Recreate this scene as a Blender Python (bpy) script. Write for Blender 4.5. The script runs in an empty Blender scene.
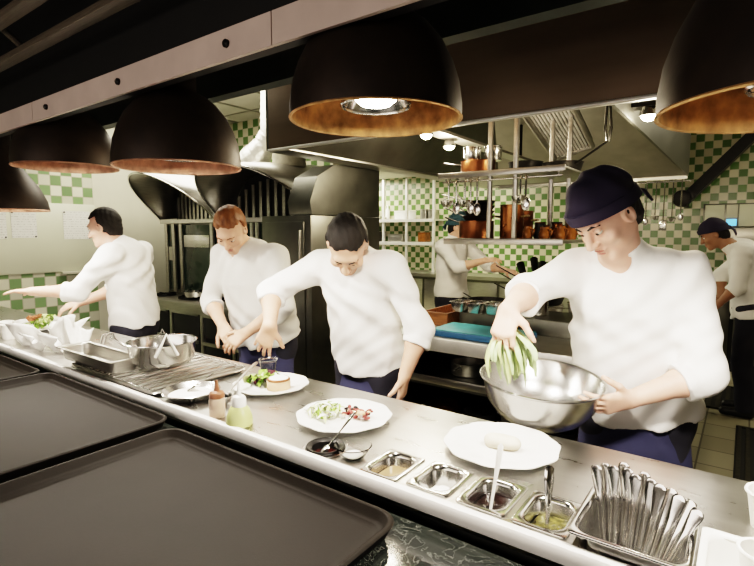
import bpy, bmesh, math, random
import numpy as np
from mathutils import Vector, Matrix
R = random.Random(7)
PI = math.pi
COL = bpy.context.scene.collection
V = Vector

# ------------------------------------------------------------------ materials
def nodes_of(m):
    m.use_nodes = True
    return m.node_tree.nodes, m.node_tree.links, m.node_tree.nodes['Principled BSDF']

def pbr(name, col, rough=.5, metal=0., var=.12, scale=14., bump=0., bscale=60., stretch=None, spec=.5, trans=0., sss=0., rvar=.0, ior=1.45):
    m = bpy.data.materials.new(name)
    n, l, b = nodes_of(m)
    b.inputs['Roughness'].default_value = rough
    b.inputs['Metallic'].default_value = metal
    b.inputs['Specular IOR Level'].default_value = spec
    b.inputs['IOR'].default_value = ior
    if trans: b.inputs['Transmission Weight'].default_value = trans
    if sss:
        b.inputs['Subsurface Weight'].default_value = sss
        b.inputs['Subsurface Radius'].default_value = (.012, .005, .003)
    tc = n.new('ShaderNodeTexCoord'); mp = n.new('ShaderNodeMapping')
    l.new(tc.outputs['Object'], mp.inputs['Vector'])
    if stretch: mp.inputs['Scale'].default_value = stretch
    t = n.new('ShaderNodeTexNoise'); t.inputs['Scale'].default_value = scale; t.inputs['Detail'].default_value = 4
    l.new(mp.outputs['Vector'], t.inputs['Vector'])
    r = n.new('ShaderNodeValToRGB')
    c = V(col)
    r.color_ramp.elements[0].position = .3; r.color_ramp.elements[1].position = .7
    r.color_ramp.elements[0].color = (*(c*(1-var)), 1); r.color_ramp.elements[1].color = (*[min(1, x*(1+var)) for x in c], 1)
    l.new(t.outputs['Fac'], r.inputs['Fac']); l.new(r.outputs['Color'], b.inputs['Base Color'])
    if rvar:
        mr = n.new('ShaderNodeMapRange'); mr.inputs['To Min'].default_value = max(.02, rough-rvar); mr.inputs['To Max'].default_value = rough+rvar
        l.new(t.outputs['Fac'], mr.inputs['Value']); l.new(mr.outputs['Result'], b.inputs['Roughness'])
    if bump:
        t2 = n.new('ShaderNodeTexNoise'); t2.inputs['Scale'].default_value = bscale; t2.inputs['Detail'].default_value = 3
        l.new(mp.outputs['Vector'], t2.inputs['Vector'])
        bp = n.new('ShaderNodeBump'); bp.inputs['Strength'].default_value = bump; bp.inputs['Distance'].default_value = .004
        l.new(t2.outputs['Fac'], bp.inputs['Height']); l.new(bp.outputs['Normal'], b.inputs['Normal'])
    return m

def emis(name, col, strength):
    m = bpy.data.materials.new(name); n, l, b = nodes_of(m)
    b.inputs['Base Color'].default_value = (*col, 1)
    b.inputs['Emission Color'].default_value = (*col, 1); b.inputs['Emission Strength'].default_value = strength
    return m

def tile_mat(name, axes, pitch, c1, c2, grout, rough=.25, gw=.035, off=(0, 0)):
    """checker tiles from world position; axes = which coordinates run across and up"""
    m = bpy.data.materials.new(name); n, l, b = nodes_of(m)
    b.inputs['Roughness'].default_value = rough
    g = n.new('ShaderNodeNewGeometry'); s = n.new('ShaderNodeSeparateXYZ'); l.new(g.outputs['Position'], s.inputs[0])
    def mth(op, a, bb=None):
        x = n.new('ShaderNodeMath'); x.operation = op
        for i, q in enumerate((a, bb)):
            if q is None: continue
            if isinstance(q, (int, float)): x.inputs[i].default_value = q
            else: l.new(q, x.inputs[i])
        return x.outputs[0]
    uv = []
    for ax, o in zip(axes, off):
        uv.append(mth('DIVIDE', mth('ADD', s.outputs['XYZ'.index(ax)], 50.+o), pitch))
    fl = [mth('FLOOR', q) for q in uv]; fr = [mth('FRACT', q) for q in uv]
    par = mth('MODULO', mth('ADD', fl[0], fl[1]), 2.)
    ed = [mth('MINIMUM', q, mth('SUBTRACT', 1., q)) for q in fr]
    e = mth('LESS_THAN', mth('MINIMUM', ed[0], ed[1]), gw)
    comb = n.new('ShaderNodeCombineXYZ'); l.new(fl[0], comb.inputs[0]); l.new(fl[1], comb.inputs[1])
    wn = n.new('ShaderNodeTexWhiteNoise'); l.new(comb.outputs[0], wn.inputs['Vector'])
    m1 = n.new('ShaderNodeMix'); m1.data_type = 'RGBA'; m1.inputs[6].default_value = (*c1, 1); m1.inputs[7].default_value = (*c2, 1); l.new(par, m1.inputs[0])
    hv = n.new('ShaderNodeHueSaturation'); mr = n.new('ShaderNodeMapRange'); mr.inputs['To Min'].default_value = .8; mr.inputs['To Max'].default_value = 1.12
    l.new(wn.outputs['Value'], mr.inputs['Value']); l.new(mr.outputs['Result'], hv.inputs['Value']); l.new(m1.outputs[2], hv.inputs['Color'])
    m2 = n.new('ShaderNodeMix'); m2.data_type = 'RGBA'; m2.inputs[7].default_value = (*grout, 1); l.new(hv.outputs['Color'], m2.inputs[6]); l.new(e, m2.inputs[0])
    l.new(m2.outputs[2], b.inputs['Base Color'])
    bp = n.new('ShaderNodeBump'); bp.inputs['Strength'].default_value = .4; bp.inputs['Distance'].default_value = .003; bp.invert = True
    l.new(e, bp.inputs['Height']); l.new(bp.outputs['Normal'], b.inputs['Normal'])
    return m

def marble_mat(name):
    m = bpy.data.materials.new(name); n, l, b = nodes_of(m)
    b.inputs['Roughness'].default_value = .12
    tc = n.new('ShaderNodeTexCoord')
    t = n.new('ShaderNodeTexNoise'); t.inputs['Scale'].default_value = 13; t.inputs['Detail'].default_value = 9; t.inputs['Distortion'].default_value = 2.6
    l.new(tc.outputs['Object'], t.inputs['Vector'])
    r = n.new('ShaderNodeValToRGB'); e = r.color_ramp.elements
    e[0].position = .44; e[0].color = (.010, .012, .011, 1); e[1].position = .60; e[1].color = (.016, .018, .016, 1)
    for p, c in ((.485, (.012, .014, .013)), (.5, (.085, .088, .078)), (.515, (.014, .017, .015))):
        x = e.new(p); x.color = (*c, 1)
    l.new(t.outputs['Fac'], r.inputs['Fac']); l.new(r.outputs['Color'], b.inputs['Base Color'])
    return m

def paper_mat(name):
    m = bpy.data.materials.new(name); n, l, b = nodes_of(m)
    b.inputs['Roughness'].default_value = .8
    tc = n.new('ShaderNodeTexCoord'); w = n.new('ShaderNodeTexWave'); w.bands_direction = 'Z'; w.inputs['Scale'].default_value = 14
    l.new(tc.outputs['Object'], w.inputs['Vector'])
    t = n.new('ShaderNodeTexNoise'); t.inputs['Scale'].default_value = 70; l.new(tc.outputs['Object'], t.inputs['Vector'])
    mu = n.new('ShaderNodeMath'); mu.operation = 'MULTIPLY'; l.new(w.outputs['Fac'], mu.inputs[0]); l.new(t.outputs['Fac'], mu.inputs[1])
    r = n.new('ShaderNodeValToRGB'); r.color_ramp.elements[0].position = .42; r.color_ramp.elements[0].color = (.80, .80, .76, 1)
    r.color_ramp.elements[1].position = .55; r.color_ramp.elements[1].color = (.50, .50, .48, 1)
    l.new(mu.outputs[0], r.inputs['Fac']); l.new(r.outputs['Color'], b.inputs['Base Color'])
    return m

MT = dict(
    counter=pbr('counter steel', (.54, .53, .505), .30, 1., .08, 7, .08, 220, (1, 3, 1), rvar=.09),
    railw=pbr('bright counter rail', (.80, .785, .76), .45, .35, .03, 20),
    rail=pbr('satin steel rail', (.80, .78, .75), .42, .75, .05, 20),
    bowl=pbr('soft polished steel', (.62, .61, .59), .24, 1., .06, 12, rvar=.04),
    steel=pbr('polished steel', (.68, .67, .65), .16, 1., .06, 12, rvar=.05),
    bright=pbr('bright cutlery steel', (.74, .73, .71), .12, 1., .05, 12, rvar=.04),
    satin=pbr('satin steel', (.48, .465, .43), .33, 1., .10, 10, .06, 160, (1, 1, 10), rvar=.08),
    hoodface=pbr('hood front steel', (.17, .128, .092), .50, .85, .10, 2, .05, 120, (1, 1, 6), rvar=.05),
    hoodin=pbr('hood inner steel', (.40, .385, .35), .34, .75, .15, 5, rvar=.08),
    darksteel=pbr('dark oven steel', (.17, .17, .15), .38, 1., .15, 6, rvar=.06),
    black=pbr('black void', (.012, .012, .012), .55),
    blackmetal=pbr('black enamel', (.02, .018, .017), .38, 0., .2, 9),
    lampout=pbr('lamp black iron', (.030, .019, .012), .5, .35, .25, 16, .08, 60),
    lampin=pbr('lamp rusted copper', (.46, .27, .115), .50, .45, .45, 26, .25, 60),
    lampinp=pbr('lamp rosy copper', (.44, .25, .17), .48, .5, .35, 26, .25, 60),
    beam=pbr('green black beam', (.026, .032, .027), .45),
    fascia=pbr('black fascia', (.006, .0055, .005), .6),
    strip=pbr('pinkish metal strip', (.62, .50, .45), .5, .1, .08, 7),
    slat=pbr('dark wood slat', (.085, .07, .052), .45, 0, .3, 12, .1, 60, (1, 20, 20)),
    brass=pbr('dull brass', (.30, .22, .11), .4, .8),
    tray=pbr('brown black tray plastic', (.0095, .0076, .006), .58, 0., .12, 5, .07, 260, spec=.11),
    marble=marble_mat('green black marble'),
    white=pbr('white porcelain', (.86, .85, .82), .14, 0, .02),
    paper=pbr('white paper napkin', (.90, .89, .86), .85, 0, .03, 30),
    plastic=pbr('white plastic', (.87, .86, .82), .3, 0, .03),
    jacket=pbr('white cotton jacket', (.90, .89, .875), .9, 0, .03, 8, .10, 400),
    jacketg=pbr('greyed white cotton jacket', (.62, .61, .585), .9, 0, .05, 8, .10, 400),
    apron=pbr('navy apron cloth', (.040, .042, .095), .85, 0, .15, 8, .1, 300),
    trouser=pbr('dark trouser cloth', (.022, .022, .034), .9, 0, .15, 8, .1, 300),
    shoe=pbr('black shoe leather', (.012, .012, .012), .4),
    skin=pbr('light skin', (.66, .40, .29), .5, 0, .08, 22, .05, 300, sss=.12),
    skinpale=pbr('pale rosy skin', (.72, .44, .34), .5, 0, .08, 22, .05, 300, sss=.12),
    skindark=pbr('brown skin', (.33, .17, .10), .5, 0, .08, 22, .05, 300, sss=.08),
    hairb=pbr('black hair', (.013, .010, .008), .7, 0, .4, 40, .5, 180, (1, 1, .25)),
    haira=pbr('auburn hair', (.20, .075, .022), .55, 0, .4, 40, .5, 180, (1, 1, .25)),
    capc=pbr('navy cap cloth', (.020, .016, .040), .85, 0, .15, 9, .1, 300),
    capb=pbr('teal cap cloth', (.03, .07, .09), .85, 0, .15, 9),
    eyew=pbr('eye white', (.8, .78, .74), .2, 0, .02), iris=pbr('dark iris', (.05, .03, .02), .15),
    lip=pbr('lip skin', (.50, .20, .17), .45),
    copper=pbr('aged copper', (.30, .12, .045), .30, 1., .35, 14, rvar=.12),
    copperd=pbr('dark copper', (.17, .065, .028), .34, 1., .35, 14, rvar=.12),
    iron=pbr('black iron', (.018, .017, .016), .42, .6, .2, 20),
    foil=pbr('crinkled foil duct', (.82, .80, .74), .34, .7, .08, 20, .9, 45),
    wrap=pbr('beige duct wrap', (.46, .43, .34), .8, 0, .2, 18, .6, 50),
    board=pbr('pale green whiteboard', (.60, .61, .49), .35, 0, .05, 2),
    paperlines=paper_mat('printed paper'),
    panel=pbr('cream wall panel', (.60, .585, .48), .5, 0, .06, 3),
    ceil=pbr('ceiling tile', (.60, .58, .50), .8, 0, .05, 3),
    blue=pbr('teal cutting board', (.045, .25, .29), .5, 0, .12, 14), bluedk=pbr('blue board edge', (.03, .12, .26), .5),
    wood=pbr('brown wood', (.26, .11, .040), .5, 0, .3, 8, .1, 40, (1, 8, 8)),
    glass=pbr('clear glass', (.97, .98, .97), .03, 0, .0, trans=1., ior=1.3),
    ovenglass=pbr('dark oven glass', (.035, .055, .040), .06, 0, .3, 3, spec=.8),
    amber=pbr('amber glaze', (.19, .075, .02), .15, .3, .3, 20),
    sauce=pbr('dark red sauce', (.035, .008, .006), .10, 0, .5, 30, .4, 60),
    jam=pbr('red berry relish', (.006, .0016, .0012), .3, 0, .7, 40, .8, 70),
    brown=pbr('brown gravy', (.24, .175, .10), .12, 0, .1, 8),
    cream=pbr('white cream', (.88, .87, .83), .4, 0, .03, 20, .5, 40),
    mustard=pbr('green mustard relish', (.075, .068, .018), .4, 0, .9, 70, 1., 90),
    leaf=pbr('green salad leaf', (.20, .36, .05), .45, 0, .5, 18), leafd=pbr('purple salad leaf', (.09, .02, .035), .45, 0, .5, 18),
    leafl=pbr('pale shredded greens', (.56, .62, .30), .5, 0, .3, 20), herb=pbr('grey green herbs', (.42, .52, .28), .55, 0, .3, 22),
    meat=pbr('red meat', (.22, .045, .04), .4, 0, .6, 40, .4, 60), roast=pbr('roast meat', (.27, .10, .045), .4, 0, .5, 30, .4, 60),
    pastry=pbr('pale pastry', (.68, .47, .30), .6, 0, .12, 30, .4, 60), crust=pbr('browned crust', (.20, .07, .02), .5, 0, .4, 30),
    fish=pbr('white fish', (.70, .63, .50), .45, 0, .08, 30, .4, 50),
    greensauce=pbr('green dressing', (.44, .47, .20), .3, 0, .06, 8), pinksauce=pbr('beige dressing', (.56, .42, .33), .4, 0, .06, 8),
    nozzle=pbr('brown nozzle', (.24, .10, .055), .4), screen=emis('blue display', (.12, .45, .75), 1.2),
    bulb=emis('warm bulb', (1., .90, .74), 30), hoodbulb=emis('hood bulb', (1., .88, .66), 40), tube=emis('ceiling light diffuser', (1., .95, .82), 9),
    mat=pbr('dark rubber mat', (.045, .042, .028), .7, 0, .3, 80, .6, 120), metalgrate=pbr('floor grate iron', (.05, .047, .034), .5, .5, .3, 40),
    wall=pbr('warm plaster', (.30, .27, .22), .8),
)
GREEN = (.10, .185, .055); CREAM = (.58, .55, .40); GROUT = (.42, .41, .32)
MT['tileX'] = tile_mat('green cream wall tile along x', 'XZ', .092, GREEN, CREAM, GROUT)
MT['tileY'] = tile_mat('green cream wall tile along y', 'YZ', .095, (.20, .31, .15), (.66, .65, .53), GROUT, off=(.02, .035))
MT['floor'] = tile_mat('pale floor tile', 'XY', .30, (.36, .34, .24), (.33, .31, .215), (.12, .11, .08), .45, .02)

# ------------------------------------------------------------------ mesh builder
def world_loc(p):
    v = V((0, 0, 0))
    while p is not None: v = v + p.location; p = p.parent
    return v

class M:
    def __init__(s): s.bm = bmesh.new()
    def face(s, vs):
        try: return s.bm.faces.new(vs)
        except ValueError: return None
    def poly(s, pts): return s.face([s.bm.verts.new(p) for p in pts])
    def box(s, x0, x1, y0, y1, z0, z1, bev=0, rot=None, seg=2):
        c = V(((x0+x1)/2, (y0+y1)/2, (z0+z1)/2))
        r = bmesh.ops.create_cube(s.bm, size=1, matrix=Matrix.Diagonal((x1-x0, y1-y0, z1-z0, 1)))
        vs = r['verts']
        if bev:
            es = list({e for v in vs for e in v.link_edges})
            rb = bmesh.ops.bevel(s.bm, geom=es, offset=bev, segments=seg, affect='EDGES', profile=.5)
            vs = list({v for f in rb['faces'] for v in f.verts} | {v for v in vs if v.is_valid})
        for v in vs: v.co = (rot @ v.co if rot else v.co) + c
        return s
    def loft(s, loops, cap0=False, cap1=False, closed=True):
        rings = [[s.bm.verts.new(p) for p in lp] for lp in loops]
        n = len(rings[0])
        for a, b in zip(rings, rings[1:]):
            for i in range(n if closed else n-1):
                j = (i+1) % n
                s.face([a[i], a[j], b[j], b[i]])
        if cap0: s.face(rings[0][::-1])
        if cap1: s.face(rings[-1])
        return s
    def lathe(s, c, prof, n=40, mat=None, wob=None):
        c = V(c); rings = []
        for r, z in prof:
            if r < 1e-6: lp = [V((0, 0, z))]
            else: lp = [V((r*(wob(2*PI*i/n) if wob else 1)*math.cos(2*PI*i/n), r*(wob(2*PI*i/n) if wob else 1)*math.sin(2*PI*i/n), z)) for i in range(n)]
            rings.append([s.bm.verts.new((mat @ p if mat else p)+c) for p in lp])
        for a, b in zip(rings, rings[1:]):
            for i in range(n):
                j = (i+1) % n
                if len(a) == 1 and len(b) == 1: break
                if len(a) == 1: s.face([a[0], b[j], b[i]])
                elif len(b) == 1: s.face([a[i], a[j], b[0]])
                else: s.face([a[i], a[j], b[j], b[i]])
        return s
    def tube(s, pts, r, n=10, cap=True, flat=1.):
        pts = [V(p) for p in pts]; k = len(pts)
        rs = r if isinstance(r, (list, tuple)) else [r]*k
        loops = []; up = None
        for i in range(k):
            t = (pts[min(i+1, k-1)]-pts[max(i-1, 0)])
            if t.length < 1e-9: t = V((0, 0, 1))
            t.normalize()
            if up is None: up = V((0, 0, 1)) if abs(t.z) < .85 else V((.6, -.8, 0))
            a = t.cross(up)
            if a.length < 1e-6: a = t.cross(V((0, 1, 0)))
            a.normalize(); b = a.cross(t).normalized(); up = b
            loops.append([pts[i]+a*rs[i]*math.cos(2*PI*q/n)+b*rs[i]*flat*math.sin(2*PI*q/n) for q in range(n)])
        return s.loft(loops, cap, cap)
    def cyl(s, a, b, r0, r1=None, n=20): return s.tube([a, b], [r0, r0 if r1 is None else r1], n)
    def ell(s, c, r, mat=None, u=20, v=12):
        c = V(c)
        q = bmesh.ops.create_uvsphere(s.bm, u_segments=u, v_segments=v, radius=1)
        for x in q['verts']:
            p = V((x.co.x*r[0], x.co.y*r[1], x.co.z*r[2])); x.co = (mat @ p if mat else p)+c
        return s
    def rr(s, c, hx, hy, prof, seg=6, rot=0, cap=True, cap0=False):
        """rounded rectangle loops: prof = (inset, z, corner radius)"""
        loops = []
        for ins, z, rad in prof:
            a, b = hx-ins, hy-ins; rad = max(.0005, min(rad, a, b)); lp = []
            for q, (sx, sy) in enumerate(((1, 1), (-1, 1), (-1, -1), (1, -1))):
                for k in range(seg+1):
                    t = q*PI/2+k*PI/2/seg
                    p = V((sx*(a-rad)+rad*math.cos(t), sy*(b-rad)+rad*math.sin(t), z))
                    if rot: p = Matrix.Rotation(rot, 3, 'Z') @ p
                    lp.append(p+V((c[0], c[1], c[2] if len(c) > 2 else 0)))
            loops.append(lp)
        return s.loft(loops, cap0, cap)
    def build(s, name, mat, parent=None, angle=38, solid=0):
        off = world_loc(parent)
        for v in s.bm.verts: v.co -= off
        bmesh.ops.recalc_face_normals(s.bm, faces=s.bm.faces)
        me = bpy.data.meshes.new(name); s.bm.to_mesh(me); s.bm.free()
        for m in (mat if isinstance(mat, list) else [mat]): me.materials.append(MT[m] if isinstance(m, str) else m)
        me.polygons.foreach_set('use_smooth', [True]*len(me.polygons))
        me.set_sharp_from_angle(angle=math.radians(angle))
        o = bpy.data.objects.new(name, me); COL.objects.link(o); o.parent = parent
        if solid:
            md = o.modifiers.new('thickness', 'SOLIDIFY'); md.thickness = solid; md.offset = 0
        return o

def tag(o, label, cat, group=None, kind=None):
    o['label'] = label; o['category'] = cat
    if group: o['group'] = group
    if kind: o['kind'] = kind
    return o
def thing(name, label, cat, loc=(0, 0, 0), group=None):
    o = bpy.data.objects.new(name, None); o.empty_display_size = .05; COL.objects.link(o); o.location = loc
    return tag(o, label, cat, group)
def struct(name, mb, mat, parent=None, **k):
    o = mb.build(name, mat, parent, **k)
    if parent is None: o['kind'] = 'structure'
    return o
def dup(root, loc, rotz=0, label=None, group=None, scale=None):
    def rec(o, par):
        c = o.copy(); COL.objects.link(c); c.parent = par
        for ch in [q for q in bpy.data.objects if q.parent == o]: rec(ch, c)
        return c
    c = rec(root, None); c.location = loc; c.rotation_euler = (0, 0, rotz)
    if scale: c.scale = scale
    if label: c['label'] = label
    if group: c['group'] = group
    return c

# ------------------------------------------------------------------ soft-body surfaces (smooth unions on a grid, then surface nets)
class Field:
    def __init__(s, lo, hi, h):
        s.h = h; s.lo = np.array(lo, float); n = np.ceil((np.array(hi)-s.lo)/h).astype(int)+1
        s.ax = [(s.lo[i]+h*np.arange(n[i])).astype(np.float32) for i in range(3)]
        s.F = np.full(tuple(n), .25, np.float32)
    def sub(s, lo, hi, m):
        sl = []
        for i in range(3):
            a = int(max(0, math.floor((lo[i]-m-s.lo[i])/s.h))); b = int(min(len(s.ax[i]), math.ceil((hi[i]+m-s.lo[i])/s.h)+1))
            if b <= a: return None
            sl.append(slice(a, b))
        X = s.ax[0][sl[0]][:, None, None]; Y = s.ax[1][sl[1]][None, :, None]; Z = s.ax[2][sl[2]][None, None, :]
        return tuple(sl), X, Y, Z
    def put(s, sl, d, k, minus=False):
        a = s.F[sl]
        if minus:
            d = -d
            if k > 0: hh = np.maximum(k-np.abs(a-d), 0)/k; s.F[sl] = np.maximum(a, d)+hh*hh*k*.25
            else: s.F[sl] = np.maximum(a, d)
            return
        if k > 0: hh = np.maximum(k-np.abs(a-d), 0)/k; s.F[sl] = np.minimum(a, d)-hh*hh*k*.25
        else: s.F[sl] = np.minimum(a, d)
    def cap(s, a, b, ra, rb=None, k=.02, flat=False, flat0=False, frame=None, sq=1., minus=False):
        """tapered capsule a-b; frame+sq squash it along the frame's axis (torso depth)"""
        rb = ra if rb is None else rb
        a = np.array(a, float); b = np.array(b, float); m = max(ra, rb)+k+.03
        q = s.sub(np.minimum(a, b), np.maximum(a, b), m)
        if q is None: return s
        sl, X, Y, Z = q; ba = b-a; L2 = max(ba@ba, 1e-9)
        px, py, pz = X-a[0], Y-a[1], Z-a[2]
        t0 = (px*ba[0]+py*ba[1]+pz*ba[2])/L2; t = np.clip(t0, 0, 1)
        dx, dy, dz = px-ba[0]*t, py-ba[1]*t, pz-ba[2]*t
        d2 = dx*dx+dy*dy+dz*dz
        if frame is not None:
            f = np.array(frame, float); w = dx*f[0]+dy*f[1]+dz*f[2]; d2 = d2+w*w*(1/(sq*sq)-1)
        d = np.sqrt(d2)-(ra+(rb-ra)*t)
        if frame is not None: d = d*(.5+.5*sq)
        L = math.sqrt(L2)
        if flat: d = np.maximum(d, (t0-1)*L)
        if flat0: d = np.maximum(d, -t0*L)
        s.put(sl, d.astype(np.float32), k, minus); return s
    def ell(s, c, r, axes=None, k=.02, minus=False, cut=None):
        c = np.array(c, float); A = np.eye(3) if axes is None else np.array(axes, float); m = max(r)
        q = s.sub(c-m, c+m, k+.02)
        if q is None: return s
        sl, X, Y, Z = q; px, py, pz = X-c[0], Y-c[1], Z-c[2]
        w = [px*A[i][0]+py*A[i][1]+pz*A[i][2] for i in range(3)]
        k0 = np.sqrt(sum((w[i]/r[i])**2 for i in range(3)))+1e-6; k1 = np.sqrt(sum((w[i]/r[i]**2)**2 for i in range(3)))+1e-6
        d = k0*(k0-1)/k1
        if cut: d = np.maximum(d, cut(*w))
        s.put(sl, d.astype(np.float32), k, minus); return s
    def fold(s, fn):
        X = s.ax[0][:, None, None]; Y = s.ax[1][None, :, None]; Z = s.ax[2][None, None, :]
        s.F += np.where(np.abs(s.F) < .04, fn(X, Y, Z), 0).astype(np.float32); return s
    def mesh(s, name, mats, off=(0, 0, 0)):
        F = s.F; S = F < 0
        n = np.array(F.shape)-1
        tot = np.zeros(tuple(n), np.int8)
        C = [(i, j, k) for i in (0, 1) for j in (0, 1) for k in (0, 1)]
        for i, j, k in C: tot += S[i:n[0]+i, j:n[1]+j, k:n[2]+k]
        act = (tot > 0) & (tot < 8); ii = np.argwhere(act)
        idx = np.full(tuple(n), -1, np.int64); idx[act] = np.arange(len(ii))
        pos = np.zeros((len(ii), 3)); cnt = np.zeros(len(ii))
        for a in C:
            for axn in range(3):
                if a[axn]: continue
                b = list(a); b[axn] = 1
                fa = F[ii[:, 0]+a[0], ii[:, 1]+a[1], ii[:, 2]+a[2]]; fb = F[ii[:, 0]+b[0], ii[:, 1]+b[1], ii[:, 2]+b[2]]
                mk = (fa < 0) != (fb < 0); t = np.where(mk, fa/np.where(mk, fa-fb, 1), 0)
                p = np.array(a, float)[None, :].repeat(len(ii), 0); p[:, axn] += t
                pos += p*mk[:, None]; cnt += mk
        pos = (ii+pos/cnt[:, None])*s.h+s.lo-np.array(off)
        quads = []
        for axn in range(3):
            lo = [slice(0, None)]*3; hi = [slice(0, None)]*3; lo[axn] = slice(0, -1); hi[axn] = slice(1, None)
            A, B = S[tuple(lo)], S[tuple(hi)]
            e = np.argwhere(A != B); u, v = (axn+1) % 3, (axn+2) % 3
            e = e[(e[:, u] > 0) & (e[:, v] > 0) & (e[:, u] < n[u]) & (e[:, v] < n[v])]
            def cell(du, dv):
                q = e.copy(); q[:, u] -= du; q[:, v] -= dv
                return idx[q[:, 0], q[:, 1], q[:, 2]]
            Q = np.stack([cell(1, 1), cell(0, 1), cell(0, 0), cell(1, 0)], 1)
            fl = ~A[e[:, 0], e[:, 1], e[:, 2]]
            Q[fl] = Q[fl][:, ::-1]
            quads.append(Q)
        Q = np.concatenate(quads)
        me = bpy.data.meshes.new(name)
        me.vertices.add(len(pos)); me.vertices.foreach_set('co', pos.ravel())
        me.loops.add(Q.size); me.loops.foreach_set('vertex_index', Q.ravel().astype(np.int32))
        me.polygons.add(len(Q)); me.polygons.foreach_set('loop_start', np.arange(0, Q.size, 4, dtype=np.int32))
        me.update(calc_edges=True); me.validate()
        me.polygons.foreach_set('use_smooth', [True]*len(me.polygons))
        for m in mats: me.materials.append(MT[m] if isinstance(m, str) else m)
        return me
# ------------------------------------------------------------------ camera
cam = bpy.data.cameras.new('camera'); cam.sensor_width = 36; cam.lens = 503/754*36; cam.clip_start = .02
co = bpy.data.objects.new('camera', cam); COL.objects.link(co); co.location = (0, 0, 1.58)
co.rotation_euler = (math.radians(90-5.68), 0, math.radians(36.3)); bpy.context.scene.camera = co

# ------------------------------------------------------------------ the room
XL = -5.3; XR = 2.6; YB = 7.6; ZC = 2.9
struct('floor', M().box(XL-.3, XR+.1, -2.5, YB+.1, -.06, 0), 'floor')
struct('ceiling', M().box(XL-.1, XR+.1, 1.5, YB+.1, ZC, ZC+.08), 'ceil')
struct('ceiling_front', M().box(XL-.1, XR+.1, -2.5, 1.44, ZC, ZC+.08), 'fascia')
struct('wall_left', M().box(XL-.1, XL, -2.5, 2.42, 0, ZC), 'tileY')
struct('wall_left_rear', M().box(XL-.1, XL, 2.42, 4.1, 0, ZC), 'panel')
struct('wall_back_left', M().box(XL, -3.5, 4.0, 4.1, 0, ZC), 'tileX')
struct('wall_back', M().box(-9.0, XR+.1, YB, YB+.1, 0, ZC), 'tileX')
struct('wall_right', M().box(XR, XR+.1, -2.5, YB, 0, ZC), 'wall')
struct('wall_front', M().box(XL-.1, XR+.1, -2.6, -2.5, 0, ZC), 'wall')
struct('wall_rear_left', M().box(-9.1, -9.0, 4.1, YB, 0, ZC), 'panel')
struct('floor_rear', M().box(-9.1, XL-.3, 4.0, YB, -.06, 0), 'floor')
struct('ceiling_rear', M().box(-9.1, -2.9, 4.15, YB, 2.56, 2.62), 'ceil')
g = M()
for y in (1.9, 2.5, 3.1, 3.7): g.box(XL, -2.5, y-.012, y+.012, ZC-.012, ZC-.001)
for x in (-5.0, -4.4, -3.8, -3.2, -2.6): g.box(x-.012, x+.012, 1.5, 3.99, ZC-.012, ZC-.001)
struct('trim_1', g, 'satin')                 # ceiling grid
# pass header: fascia, metal strip, dark beam
struct('trim_2', M().box(XL, XR, .905, .96, 2.055, 2.245), 'fascia')
struct('trim_3', M().box(XL, XR, .97, 1.40, 2.34, 2.37), 'fascia')
struct('trim_4', M().box(XL, XR, 1.40, 1.46, 2.168, ZC), 'beam')
struct('trim_5', M().box(XL, XR, 1.375, 1.399, 2.285, 2.31), 'brass')
struct('trim_7', M().box(XL, XR, .965, .985, 2.246, ZC-.001), 'fascia')

st = thing('metal_strip', 'long pinkish metal strip with dark screws running above the row of lamps', 'metal strip', (-1.5, .9, 2.05))
xs = [-5.2, -3.35, -2.45, -.98, .6, 2.5]
for a, b in zip(xs, xs[1:]): M().box(a+.002, b-.002, .893, .904, 2.043, 2.125).build('strip_section', 'strip', st)
for x in (-2.305, -1.73, -1.155, -.58, 0., .6, -2.88, -3.5, -4.2):
    M().lathe((x, .893, 2.084), [(0, 0), (.011, 0), (.011, .007), (.006, .011), (0, .011)], 16, Matrix.Rotation(PI/2, 3, 'X')).build('screw', 'iron', st)

# dark slatted rack in front of the fascia, near the ceiling
rk = thing('slatted_rack', 'dark wooden slatted rack under the ceiling above the pass front', 'rack', (-2, .6, 2.3))
for i, (y, z) in enumerate(((.80, 2.245), (.70, 2.30), (.60, 2.36), (.50, 2.43), (.38, 2.50))):
    M().box(-4.6, .9, y-.035, y+.012, z-.010, z+.014, .004).build('slat', 'slat', rk)
for x in (-4.4, -3.6, -2.9, -2.2, -1.5, -.8, -.1): M().box(x-.02, x+.02, .36, .37+.46, 2.56, 2.60).tube([(x, .80, 2.25), (x, .38, 2.58)], .012, 8).build('bracket', 'slat', rk)
for x in (-4.4, -2.2, -.1): M().box(x-.015, x+.015, .56, .60, 2.58, ZC).build('hanger', 'slat', rk)

# ------------------------------------------------------------------ ledge, trays
lg = M(); lg.box(-5.2, 1.6, -.25, .962, .865, .905, .012)
le = thing('marble_ledge', 'green black veined marble guest-side ledge carrying the brown trays', 'ledge', (-1.8, .4, 0))
lg.build('marble_slab', 'marble', le)
M().box(-5.15, 1.55, .10, .93, 0, .865).build('ledge_base', 'fascia', le)

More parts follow.
